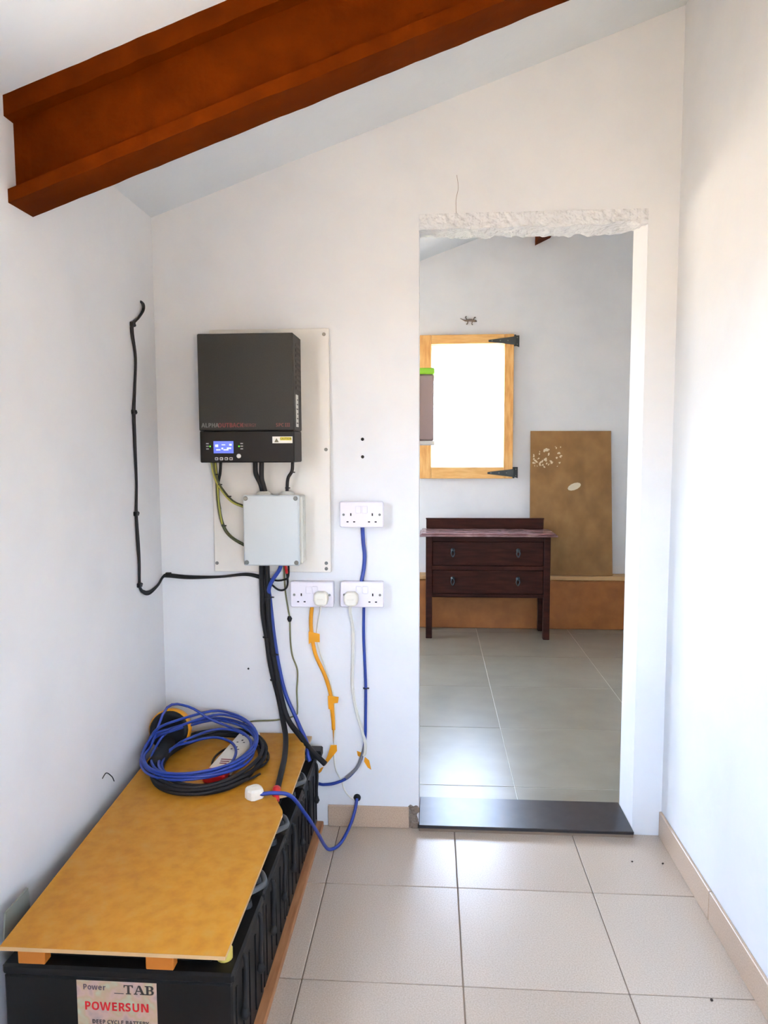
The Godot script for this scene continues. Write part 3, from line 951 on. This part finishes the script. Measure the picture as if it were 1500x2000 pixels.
	# clipped black pair on the left wall
	a = thing("wall_cable", "black cable clipped down the left wall and across to the bundle", "cable")
	var pts := [Vector3(-0.941, 1.800, 0.108), Vector3(-0.932, 1.790, 0.108), Vector3(-0.932, 1.772, 0.111), Vector3(-0.932, 1.742, 0.150), Vector3(-0.934, 1.715, 0.190), Vector3(-0.934, 1.686, 0.197), Vector3(-0.934, 1.610, 0.180), Vector3(-0.934, 1.513, 0.194), Vector3(-0.934, 1.441, 0.204), Vector3(-0.934, 1.353, 0.205), Vector3(-0.934, 1.224, 0.205), Vector3(-0.934, 1.122, 0.213), Vector3(-0.934, 1.029, 0.205), Vector3(-0.934, 0.963, 0.203), Vector3(-0.934, 0.888, 0.205), Vector3(-0.933, 0.865, 0.175), Vector3(-0.932, 0.857, 0.13), Vector3(-0.932, 0.865, 0.06), Vector3(-0.930, 0.885, 0.018), Vector3(-0.915, 0.892, 0.008), Vector3(-0.840, 0.886, 0.008), Vector3(-0.732, 0.886, 0.008), Vector3(-0.642, 0.896, 0.008), Vector3(-0.585, 0.889, 0.009)]
	st = begin(true)
	tube(st, pts, 0.0042, 6, 8)
	obj("sheath", st, M.rubber, a)
	st = begin(true)
	var p2 := []
	for k in pts.size():
		var p: Vector3 = pts[k]
		p2.append(p + (Vector3(0.0, 0.0, 0.007) if k < 15 else Vector3(0, -0.007, 0.002)) * (0.6 + 0.5 * sin(k * 1.7)))
	tube(st, p2, 0.0038, 6, 8)
	obj("sheath", st, M.rubber, a)
	for p in [Vector3(-0.9375, 1.713, 0.195), Vector3(-0.9375, 1.441, 0.207), Vector3(-0.9375, 1.122, 0.216), Vector3(-0.9375, 0.892, 0.208)]:
		st = begin()
		box(st, p + Vector3(-0.002, -0.007, -0.010), p + Vector3(0.010, 0.007, 0.010), 0.002)
		box(st, p + Vector3(-0.001, -0.003, -0.022), p + Vector3(0.006, 0.003, -0.008), 0.001)
		obj("cable_clip", st, M.black, a)
	st = begin()
	box(st, Vector3(-0.924, 0.883, 0.0005), Vector3(-0.905, 0.899, 0.014), 0.002)
	obj("cable_clip", st, M.black, a)

# ------------------------------------------------------------------ sockets and leads
func make_socket(called_label: String, at_: Vector3) -> Node3D:
	var s := thing("wall_socket", called_label, "socket", at_, "double wall sockets beside the inverter")
	var st := begin()
	slab(st, 0.142, 0.082, 0.005, 0.0005, 0.034, 0.001)
	obj("back_box", st, M.plastic, s)
	st = begin()
	slab(st, 0.147, 0.087, 0.006, 0.0345, 0.044, 0.003)
	obj("face_plate", st, M.plastic, s)
	for x in [-0.0603, 0.0603]:
		var o := put("screw", screw_mesh(0.0042, 0.0012), M.steel, s)
		o.position = Vector3(x, -0.0005, 0.044)
	for x in [-0.012, 0.012]:
		st = begin()
		slab(st, 0.0185, 0.025, 0.003, 0.044, 0.0468, 0.0012, at(Vector3(x * 0.9, 0.0185, 0), Vector3(0.04, 0, 0)))
		obj("rocker_switch", st, M.plastic, s)
	for x in [-0.036, 0.036]:
		st = begin()
		box(st, Vector3(x - 0.0022, -0.0045, 0.0436), Vector3(x + 0.0022, 0.0045, 0.0443))
		for d in [-0.0111, 0.0111]:
			box(st, Vector3(x + d - 0.0035, -0.0265, 0.0436), Vector3(x + d + 0.0035, -0.0225, 0.0443))
		obj("pin_holes", st, M.hole, s)
	return s

func make_plug(root: Node3D, xf: Transform3D, m: Material) -> void:
	# a fused plug: face towards +z of xf, cord leaves at -y
	var st := begin()
	var o := PackedVector2Array()
	for p in [[0.019, 0.019], [0.0235, 0.012], [0.0245, -0.004], [0.020, -0.019], [0.012, -0.0245], [-0.012, -0.0245], [-0.020, -0.019], [-0.0245, -0.004], [-0.0235, 0.012], [-0.019, 0.019], [-0.012, 0.0235], [0.012, 0.0235]]:
		o.append(Vector2(p[0], p[1]))
	var n := o.size()
	var levels := [[0.0, 1.0], [0.015, 1.0], [0.022, 0.965], [0.0262, 0.88], [0.028, 0.72]]
	for l in levels.size() - 1:
		for k in n:
			var j := (k + 1) % n
			var a: float = levels[l][1]
			var b: float = levels[l + 1][1]
			quad(st, xf * Vector3(o[k].x * a, o[k].y * a, levels[l][0]), xf * Vector3(o[j].x * a, o[j].y * a, levels[l][0]), xf * Vector3(o[j].x * b, o[j].y * b, levels[l + 1][0]), xf * Vector3(o[k].x * b, o[k].y * b, levels[l + 1][0]), xf * Vector3(0, 0, 0.01))
	for k in n:
		var j := (k + 1) % n
		tri(st, xf * Vector3(o[k].x * 0.72, o[k].y * 0.72, 0.028), xf * Vector3(o[j].x * 0.72, o[j].y * 0.72, 0.028), xf * Vector3(0, 0, 0.0285), xf * Vector3.ZERO)
		tri(st, xf * Vector3(o[k].x, o[k].y, 0), xf * Vector3(o[j].x, o[j].y, 0), xf * Vector3(0, 0, 0), xf * Vector3(0, 0, 0.01))
	obj("plug_body", st, m, root)
	st = begin()
	box(st, Vector3(-0.010, -0.002, 0.0275), Vector3(0.010, 0.002, 0.0292), 0.0008, xf)
	lathe(st, [Vector2(0.003, 0), Vector2(0.003, 0.0012), Vector2(0, 0.0012)], 10, xf * at(Vector3(0, -0.011, 0.0275), FACE))
	obj("plug_grip", st, m, root)

func sockets_and_leads() -> void:
	make_socket("white double wall socket, topmost, with nothing plugged in", Vector3(-0.236, 1.1055, 0))
	make_socket("white double wall socket under the mounting board, cream plug on its right", Vector3(-0.4065, 0.833, 0))
	make_socket("white double wall socket at lower right, cream plug on its left", Vector3(-0.236, 0.8345, 0))
	# leads plugged in
	var a := thing("plug_lead", "cream plug and thin pale cord in the left lower socket", "plug")
	make_plug(a, at(Vector3(-0.3735, 0.823, 0.0445)), M.cream)
	var st := begin(true)
	tube(st, [Vector3(-0.375, 0.803, 0.055), Vector3(-0.379, 0.775, 0.045), Vector3(-0.391, 0.730, 0.018), Vector3(-0.397, 0.676, 0.009), Vector3(-0.384, 0.613, 0.006), Vector3(-0.359, 0.541, 0.006), Vector3(-0.340, 0.465, 0.008), Vector3(-0.337, 0.377, 0.006), Vector3(-0.341, 0.285, 0.008), Vector3(-0.337, 0.211, 0.006), Vector3(-0.316, 0.165, 0.006), Vector3(-0.304, 0.129, 0.006), Vector3(-0.280, 0.103, 0.008), Vector3(-0.266, 0.099, 0.004)], 0.0026, 6, 8)
	obj("cord", st, M.flex_white, a)
	a = thing("plug_lead", "cream plug and flat white cord in the right lower socket", "plug")
	make_plug(a, at(Vector3(-0.272, 0.823, 0.0445)), M.cream)
	st = begin(true)
	for dx in [-0.0022, 0.0022]:
		var q := []
		for p in [Vector3(-0.274, 0.803, 0.055), Vector3(-0.276, 0.775, 0.045), Vector3(-0.271, 0.706, 0.014), Vector3(-0.273, 0.599, 0.008), Vector3(-0.275, 0.508, 0.006), Vector3(-0.262, 0.418, 0.006), Vector3(-0.241, 0.345, 0.008), Vector3(-0.231, 0.309, 0.018), Vector3(-0.231, 0.278, 0.020), Vector3(-0.236, 0.262, 0.013)]:
			q.append(p + Vector3(dx, 0, 0))
		tube(st, q, 0.0032, 6, 8)
	obj("cord", st, M.flex_white, a)
	cable("blue_cable", "short blue cable joining the two right-hand sockets", [Vector3(-0.237, 1.066, 0.012), Vector3(-0.234, 1.006, 0.007), Vector3(-0.230, 0.963, 0.007), Vector3(-0.233, 0.919, 0.007), Vector3(-0.241, 0.872, 0.012)], 0.0068, M.blue)
	a = cable("blue_cable", "long blue cable dropping from the right lower socket and curving left", [Vector3(-0.233, 0.795, 0.012), Vector3(-0.235, 0.688, 0.007), Vector3(-0.232, 0.598, 0.007), Vector3(-0.229, 0.508, 0.007), Vector3(-0.230, 0.399, 0.007), Vector3(-0.232, 0.325, 0.007), Vector3(-0.240, 0.270, 0.007), Vector3(-0.256, 0.224, 0.007), Vector3(-0.292, 0.180, 0.007), Vector3(-0.338, 0.157, 0.007), Vector3(-0.378, 0.150, 0.006), Vector3(-0.397, 0.152, 0.0055)], 0.0052, M.blue)
	ties(a, [Vector3(-0.230, 0.500, 0.007)], 0.007)
	st = begin(true)
	tube(st, [Vector3(-0.2325, 0.300, 0.0085), Vector3(-0.2405, 0.269, 0.0085), Vector3(-0.2565, 0.223, 0.0085), Vector3(-0.276, 0.198, 0.0085), Vector3(-0.300, 0.177, 0.0085)], 0.0056, 6, 8)
	obj("grey_sleeve", st, mat(c8(112, 112, 118), 0.5), a)
	# yellow cable with tape tabs
	a = cable("yellow_cable", "orange-yellow cable taped to the wall below the left lower socket", [Vector3(-0.410, 0.795, 0.012), Vector3(-0.417, 0.739, 0.008), Vector3(-0.414, 0.680, 0.008), Vector3(-0.401, 0.613, 0.008), Vector3(-0.370, 0.542, 0.008), Vector3(-0.351, 0.473, 0.008), Vector3(-0.344, 0.396, 0.007), Vector3(-0.342, 0.350, 0.006)], 0.0066, M.yellow)
	st = begin(true)
	tube(st, [Vector3(-0.349, 0.445, 0.010), Vector3(-0.344, 0.396, 0.009), Vector3(-0.342, 0.345, 0.005), Vector3(-0.3425, 0.300, 0.004)], [0.0068, 0.007, 0.004, 0.002], 5, 8)
	obj("thin_end", st, M.yellow, a)
	for t in [[-0.424, 0.699, -0.386, 0.691, -0.386, 0.662, -0.412, 0.663, -0.424, 0.655], [-0.360, 0.474, -0.322, 0.470, -0.325, 0.449, -0.340, 0.447, -0.345, 0.424, -0.358, 0.427]]:
		st = begin()
		prism(st, poly(t), 0.0145, 0.0165)
		obj("tape_tab", st, M.yellow, a)
	a = thing("yellow_tape", "torn strip of yellow tape hanging left beside the thin cord", "tape")
	st = begin()
	prism(st, poly([-0.352, 0.296, -0.331, 0.297, -0.330, 0.276, -0.346, 0.255, -0.372, 0.222, -0.378, 0.226, -0.362, 0.262]), 0.0105, 0.0125)
	obj("strip", st, M.yellow, a)
	st = begin()
	prism(st, poly([-0.378, 0.216, -0.386, 0.200, -0.394, 0.193, -0.398, 0.199, -0.386, 0.214]), 0.0105, 0.0125)
	obj("strip", st, M.yellow, a)
	a = thing("yellow_tape", "two short pieces of yellow tape under the blue cable's bend", "tape")
	st = begin()
	prism(st, poly([-0.262, 0.273, -0.243, 0.266, -0.244, 0.247, -0.259, 0.256]), 0.0006, 0.0018)
	obj("strip", st, M.yellow, a)
	st = begin()
	prism(st, poly([-0.234, 0.252, -0.219, 0.240, -0.212, 0.206, -0.224, 0.214, -0.237, 0.236]), 0.0006, 0.0018)
	obj("strip", st, M.yellow, a)
	# grommet where cords enter the wall
	st = begin(true)
	lathe(st, [Vector2(0.013, 0.0), Vector2(0.013, 0.004), Vector2(0.009, 0.010), Vector2(0.0, 0.011)], 16, at(Vector3(-0.262, 0.104, 0.0003), FACE))
	var g := obj("wall_grommet", st, M.rubber)
	tag(g, "small black rubber grommet in the wall just above the skirting", "grommet")

# ------------------------------------------------------------------ what lies on the plywood
func heap_on_board() -> void:
	# round lamp
	var lamp := thing("work_lamp", "black round-faced lamp with a yellow rim lying in the corner", "lamp", Vector3(-0.862, 0.405, 0.18))
	var tilt := at(Vector3.ZERO, Vector3(PI / 2 - 0.22, 0.12, 0))
	var st := begin(true)
	lathe(st, [Vector2(0.055, -0.058), Vector2(0.066, -0.042), Vector2(0.067, -0.004), Vector2(0.062, 0.0)], 32, tilt)
	lathe(st, [Vector2(0.0, -0.059), Vector2(0.055, -0.058)], 32, tilt)
	obj("shell", st, M.yellow, lamp)
	st = begin(true)
	lathe(st, [Vector2(0.0615, -0.004), Vector2(0.0625, 0.006), Vector2(0.058, 0.012), Vector2(0.048, 0.013), Vector2(0.045, 0.009), Vector2(0.0, 0.008)], 32, tilt)
	obj("face", st, M.rubber, lamp)
	st = begin(true)
	tube(st, [Vector3(0.0, -0.035, 0.0), Vector3(0.006, -0.041, 0.05), Vector3(0.012, -0.042, 0.10), Vector3(0.014, -0.042, 0.165)], [0.024, 0.023, 0.024, 0.022], 4, 14)
	obj("handle", st, M.rubber, lamp)
	# extension strip
	var ang := 0.16
	var strip := thing("power_strip", "white extension socket strip with a red end, under the blue coil", "power strip", Vector3(-0.632, 0.3353, 0.235))
	strip.rotation.y = -ang * 0.5
	st = begin()
	box(st, Vector3(-0.035, 0, -0.165), Vector3(0.035, 0.030, 0.125), 0.006)
	obj("body", st, M.cream, strip)
	st = begin()
	box(st, Vector3(-0.0352, 0, 0.1255), Vector3(0.0352, 0.0302, 0.175), 0.006)
	obj("red_end", st, M.red, strip)
	for k in 3:
		st = begin()
		var z := -0.125 + 0.055 * k
		box(st, Vector3(-0.003, 0.0295, z - 0.016), Vector3(0.003, 0.0304, z - 0.008))
		for d in [-0.011, 0.011]:
			box(st, Vector3(d - 0.003, 0.0295, z + 0.002), Vector3(d + 0.003, 0.0304, z + 0.007))
		obj("pin_holes", st, M.hole, strip)
	st = begin()
	for k in 3:
		box(st, Vector3(-0.016 + 0.003 * k, 0.0298, 0.064 + 0.014 * k), Vector3(0.020 - 0.004 * k, 0.0304, 0.071 + 0.014 * k))
	obj("printed_marks", st, M.dark_red, strip)
	st = begin()
	box(st, Vector3(0.006, 0.030, 0.145), Vector3(0.022, 0.034, 0.166), 0.002)
	obj("switch", st, M.cream, strip)
	# coils
	coil("black_cable_coil", "black cable coil lying under the blue one on the plywood", M.rubber, 0.0058,
		[[-0.69, 0.345, 0.29, 0.165, 0.205, 0.0, 0.004], [-0.70, 0.357, 0.285, 0.172, 0.21, 0.4, 0.004], [-0.695, 0.369, 0.28, 0.16, 0.205, 0.8, 0.006], [-0.69, 0.345, 0.30, 0.15, 0.195, 0.9, 0.005], [-0.68, 0.358, 0.27, 0.155, 0.2, 1.1, 0.006]], 0.0)
	coil("black_flex", "thin black flex looping out to the right of the coils", M.rubber, 0.0035,
		[[-0.585, 0.342, 0.29, 0.075, 0.125, 0.3, 0.003], [-0.60, 0.350, 0.27, 0.085, 0.11, 0.9, 0.004]], 0.0)
	coil("blue_cable_coil", "coil of blue cable heaped over the lamp and power strip", M.blue, 0.0043,
		[[-0.736, 0.366, 0.242, 0.182, 0.214, 0.0, 0.012], [-0.730, 0.376, 0.262, 0.170, 0.190, 0.0, 0.020], [-0.745, 0.382, 0.240, 0.178, 0.205, 1.0, 0.016], [-0.712, 0.372, 0.285, 0.142, 0.165, 0.0, 0.014], [-0.716, 0.366, 0.315, 0.100, 0.132, 0.0, 0.004], [-0.705, 0.370, 0.272, 0.150, 0.178, 0.0, 0.022], [-0.733, 0.384, 0.246, 0.174, 0.206, 0.0, 0.03]], 1.0)
	# blue lead with its white plug
	var a := thing("plug_lead", "white plug on a blue cable drooping over the board's edge to the floor", "plug")
	make_plug(a, Transform3D(Basis.from_euler(Vector3(-PI / 2, 0.75, 0)), Vector3(-0.505, 0.3365, 0.478)), M.cream)
	st = begin(true)
	tube(st, [Vector3(-0.494, 0.350, 0.492), Vector3(-0.482, 0.348, 0.485), Vector3(-0.450, 0.344, 0.468), Vector3(-0.405, 0.330, 0.455), Vector3(-0.372, 0.247, 0.40), Vector3(-0.355, 0.138, 0.30), Vector3(-0.345, 0.05, 0.22), Vector3(-0.333, 0.011, 0.175), Vector3(-0.305, 0.008, 0.13), Vector3(-0.279, 0.037, 0.06), Vector3(-0.266, 0.077, 0.03), Vector3(-0.262, 0.103, 0.008)], 0.0056, 7, 10)
	obj("cord", st, M.blue, a)
	# links between the batteries, at their right-hand terminals
	for k in 3:
		var z := 0.948 - 0.268 * k - 0.085
		cable("battery_link", ["grey link cable bowing between the first and second batteries", "grey link cable between the second and third batteries", "grey link cable between the third and back batteries"][k], [Vector3(-0.430, 0.295, z), Vector3(-0.409, 0.296, z - 0.02), Vector3(-0.398, 0.292, z - 0.049), Vector3(-0.409, 0.296, z - 0.078), Vector3(-0.430, 0.295, z - 0.098)], 0.007, mat(c8(78, 84, 88), 0.45), "cable", "grey battery link cables")
	# black block at the back corner of the row
	st = begin()
	box(st, Vector3(-0.415, 0.2835, 0.055), Vector3(-0.372, 0.312, 0.105), 0.004)
	var bk := obj("terminal_block", st, M.black)
	tag(bk, "black terminal block on the back battery beside the plywood's corner", "terminal block")

# turns of a coil: [cx, y, cz, rx, rz, phase, lift at the back]
func coil(called: String, label: String, m: Material, r: float, turns: Array, lift: float) -> void:
	var root := thing(called, label, "cable")
	var pts := []
	var n := turns.size()
	var per := 14
	for k in n:
		for j in per:
			var t := float(j) / per
			var a: Array = turns[k]
			var b: Array = turns[mini(k + 1, n - 1)]
			var th := TAU * t + 0.5
			var f := func(i: int) -> float: return lerpf(a[i], b[i], t)
			var x: float = f.call(0) + f.call(3) * cos(th)
			var z: float = f.call(2) + f.call(4) * sin(th)
			var up: float = f.call(1) + f.call(6) * (0.5 - 0.5 * sin(th - 0.6)) * (0.5 - 0.5 * cos(th - 0.6)) * 1.6
			x = maxf(x, -0.922)
			z = maxf(z, 0.012)
			if lift > 0.0 and x < -0.78 and z < 0.225:
				if a[5] > 0.5:      # this turn goes over the lamp's top
					up = maxf(up, 0.402 + sqrt(maxf(0.0, 0.0768 * 0.0768 - pow(x + 0.862, 2))))
				else:               # the others slide up against its face
					up += (0.225 - z) * 0.22
					z = 0.225
			elif lift > 0.0 and x < -0.72 and z < 0.225 and a[5] > 0.5:
				up += 0.04 * smoothstep(-0.72, -0.78, x)
			pts.append(Vector3(x, up + 0.003 * sin(th * 2.0 + k), z))
	var st := begin(true)
	tube(st, pts, r, 4, 8)
	obj("sheath", st, m, root)

# ------------------------------------------------------------------ far room things
func far_things() -> void:
	# chest of drawers
	var d := thing("chest_of_drawers", "dark mahogany two-drawer chest on square legs below the window", "dresser")
	var xl := -0.046
	var xr := 0.812
	var zf := -2.555
	var zb := -2.845
	var w := 0.044
	for x in [[xl, xl + w], [xr - w, xr]]:
		for z in [[zf - w, zf], [zb, zb + w]]:
			var st := begin()
			box(st, Vector3(x[0], 0.0005, z[0]), Vector3(x[1], 0.722, z[1]), 0.003)
			obj("leg", st, M.mahogany, d)
	var st := begin()
	box(st, Vector3(xl + w, 0.29, zb + 0.01), Vector3(xr - w, 0.722, zf - 0.022), 0.002)
	for x in [[xl + 0.006, xl + 0.014], [xr - 0.014, xr - 0.006]]:
		box(st, Vector3(x[0], 0.29, zb + w - 0.002), Vector3(x[1], 0.722, zf - w + 0.002), 0.001)
	obj("carcass", st, M.mahogany, d)
	for y in [[0.300, 0.318], [0.488, 0.516], [0.688, 0.722]]:
		st = begin()
		box(st, Vector3(xl + w, y[0], zf - 0.02), Vector3(xr - w, y[1], zf - 0.004), 0.002)
		obj("rail", st, M.mahogany, d)
	for y in [[0.321, 0.485], [0.519, 0.685]]:
		st = begin()
		box(st, Vector3(xl + w + 0.003, y[0], zf - 0.0215), Vector3(xr - w - 0.003, y[1], zf - 0.0075), 0.003)
		var dr := obj("drawer", st, M.mahogany, d)
		for x in [0.142, 0.592]:
			st = begin(true)
			var yc: float = (y[0] + y[1]) / 2 + 0.012
			lathe(st, [Vector2(0.015, 0), Vector2(0.014, 0.003), Vector2(0.006, 0.005), Vector2(0.005, 0.010), Vector2(0, 0.011)], 14, at(Vector3(x, yc + 0.012, zf - 0.0075), FACE))
			tube(st, [Vector3(x - 0.006, yc + 0.010, zf + 0.002), Vector3(x - 0.012, yc - 0.012, zf + 0.003), Vector3(x, yc - 0.034, zf + 0.003), Vector3(x + 0.012, yc - 0.012, zf + 0.003), Vector3(x + 0.006, yc + 0.010, zf + 0.002)], 0.0042, 4, 6)
			var h := obj("drop_handle", st, M.hinge, dr)
			h.set_meta("label", "dark metal drop handle")
	st = begin()
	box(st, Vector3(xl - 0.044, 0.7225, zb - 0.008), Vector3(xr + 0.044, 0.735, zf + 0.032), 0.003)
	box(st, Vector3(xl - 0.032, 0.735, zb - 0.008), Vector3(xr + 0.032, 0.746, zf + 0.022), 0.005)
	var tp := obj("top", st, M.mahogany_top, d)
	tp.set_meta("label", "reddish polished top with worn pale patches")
	st = begin()
	box(st, Vector3(xl, 0.7465, zb - 0.006), Vector3(xr - 0.008, 0.818, zb + 0.012), 0.004)
	box(st, Vector3(xl - 0.003, 0.816, zb - 0.008), Vector3(xr - 0.005, 0.824, zb + 0.015), 0.002)
	obj("back_rail", st, M.mahogany, d)
	# leaning board
	var lb := thing("leaning_board", "worn brown plywood panel leaning on the ledge against the far wall", "board")
	st = begin()
	var lean := Transform3D(Basis(Vector3.RIGHT, -0.085), Vector3(0, 0.3955, -2.897))
	prism(st, poly([0.716, 0.0, 1.318, 0.0, 1.305, 1.063, 0.722, 1.066]), -0.012, 0.0, lean)
	obj("panel", st, M.old_ply, lb)
	st = begin()
	for i in 34:
		var p := Vector2(rng.randf_range(0.78, 0.94), rng.randf_range(0.80, 0.98))
		if i > 24:
			p = Vector2(rng.randf_range(0.73, 0.80), rng.randf_range(0.80, 0.90))
		var s := rng.randf_range(0.004, 0.016)
		var w_ := rng.randf_range(0.35, 1.0)
		var tw := rng.randf_range(0.0, PI)
		var q := PackedVector2Array()
		for k in 9:
			var a := TAU * k / 9
			var u := Vector2(cos(a), sin(a) * w_) * s * rng.randf_range(0.35, 1.25)
			q.append(p + u.rotated(tw))
		if Geometry2D.triangulate_polygon(q).size() > 0:
			prism(st, q, 0.0, 0.0010 + 0.0001 * (i % 5), lean)
	var chip := PackedVector2Array()
	for k in 12:
		var a := TAU * k / 12
		chip.append(Vector2(1.04 + 0.048 * cos(a), 0.655 + 0.026 * sin(a) + 0.014 * cos(a)))
	prism(st, chip, 0.0, 0.0015, lean)
	var pt := obj("paint_patches", st, mat(c8(204, 192, 166), 0.7), lb)
	pt.set_meta("label", "chipped pale patches on the panel")
	pt.set_meta("kind", "stuff")
	# gecko on the wall
	st = begin(true)
	var z := -2.992
	tube(st, [Vector3(0.200, 2.283, z), Vector3(0.222, 2.272, z), Vector3(0.240, 2.266, z), Vector3(0.262, 2.268, z + 0.002), Vector3(0.284, 2.267, z + 0.002), Vector3(0.297, 2.263, z + 0.002), Vector3(0.310, 2.262, z + 0.002), Vector3(0.322, 2.259, z)], [0.002, 0.0035, 0.006, 0.0085, 0.009, 0.0065, 0.0085, 0.003], 5, 10)
	for l in [[0.250, 0.272, 0.238, 0.290, 0.246, 0.296], [0.297, 0.268, 0.303, 0.286, 0.312, 0.288], [0.256, 0.262, 0.254, 0.245, 0.246, 0.240], [0.290, 0.260, 0.285, 0.242, 0.291, 0.236]]:
		tube(st, [Vector3(l[0], 2.0 + l[1], z), Vector3(l[2], 2.0 + l[3], z), Vector3(l[4], 2.0 + l[5], z - 0.003)], [0.004, 0.003, 0.0045], 4, 8)
	var gk := obj("gecko", st, mat(c8(92, 84, 76), 0.7))
	tag(gk, "small brown gecko clinging to the far wall above the window", "gecko")
	# shelf and box just inside the far room
	st = begin()
	box(st, Vector3(-0.42, 1.338, -0.46), Vector3(0.008, 1.352, -0.171), 0.002)
	var sh := thing("wall_shelf", "white shelf edge just past the left door jamb", "shelf")
	obj("shelf_board", st, mat(c8(226, 224, 220), 0.5), sh)
	for x in [-0.36, -0.10]:
		st = begin()
		box(st, Vector3(x - 0.01, 1.20, -0.176), Vector3(x + 0.01, 1.338, -0.171), 0.001)
		box(st, Vector3(x - 0.01, 1.331, -0.42), Vector3(x + 0.01, 1.338, -0.176), 0.001)
		obj("bracket", st, M.bolt, sh)
	var bx := thing("storage_box", "grey storage box with a lime green lid on the shelf", "box")
	st = begin()
	box(st, Vector3(-0.36, 1.3525, -0.44), Vector3(0.004, 1.590, -0.19), 0.006)
	obj("body", st, mat(c8(150, 136, 138), 0.6), bx)
	st = begin()
	box(st, Vector3(-0.363, 1.590, -0.443), Vector3(0.007, 1.612, -0.187), 0.004)
	var ld := obj("lid", st, mat(c8(140, 210, 40), 0.4), bx)
	ld.set_meta("label", "lime green lid")

func small_things() -> void:
	var st := begin(true)
	tube(st, [Vector3(-0.9385, 0.388, 0.500), Vector3(-0.936, 0.396, 0.485), Vector3(-0.936, 0.390, 0.470), Vector3(-0.936, 0.372, 0.449), Vector3(-0.936, 0.362, 0.440), Vector3(-0.9385, 0.346, 0.427)], 0.0014, 5, 6)
	var w := obj("wire_scrap", st, M.rubber)
	tag(w, "thin crooked scrap of wire on the left wall above the plywood", "wire")
	var i := 0
	for p in [[0.641, 0.171, "dark speck of grit on the tile beside the threshold's right end"], [0.735, 0.177, "dark speck of grit close to the right skirting near the doorway"], [0.670, 0.755, "dark speck of grit on the tile nearest the viewer"]]:
		st = begin()
		var s := 0.0032 + 0.0005 * i
		box(st, Vector3(-s, 0, -s * 0.8), Vector3(s, s * 1.2, s * 0.8), s * 0.5, at(Vector3(p[0], 0.0003, p[1]), Vector3(0, 0.7 * i, 0)))
		var o := obj("grit", st, mat(c8(60, 48, 40), 0.9))
		tag(o, p[2], "grit")
		i += 1
	st = begin()
	prism(st, poly([0.0, 0.0, 0.09, 0.0, 0.085, 0.085, 0.01, 0.075]), -0.002, 0.002, Transform3D(Basis.from_euler(Vector3(0, PI / 2 - 0.1, 0)), Vector3(-0.906, 0.2665, 1.04)))
	var f := obj("plastic_flap", st, mat(c8(120, 124, 116), 0.5))
	tag(f, "grey plastic flap standing between the wall and the plywood", "plastic sheet")
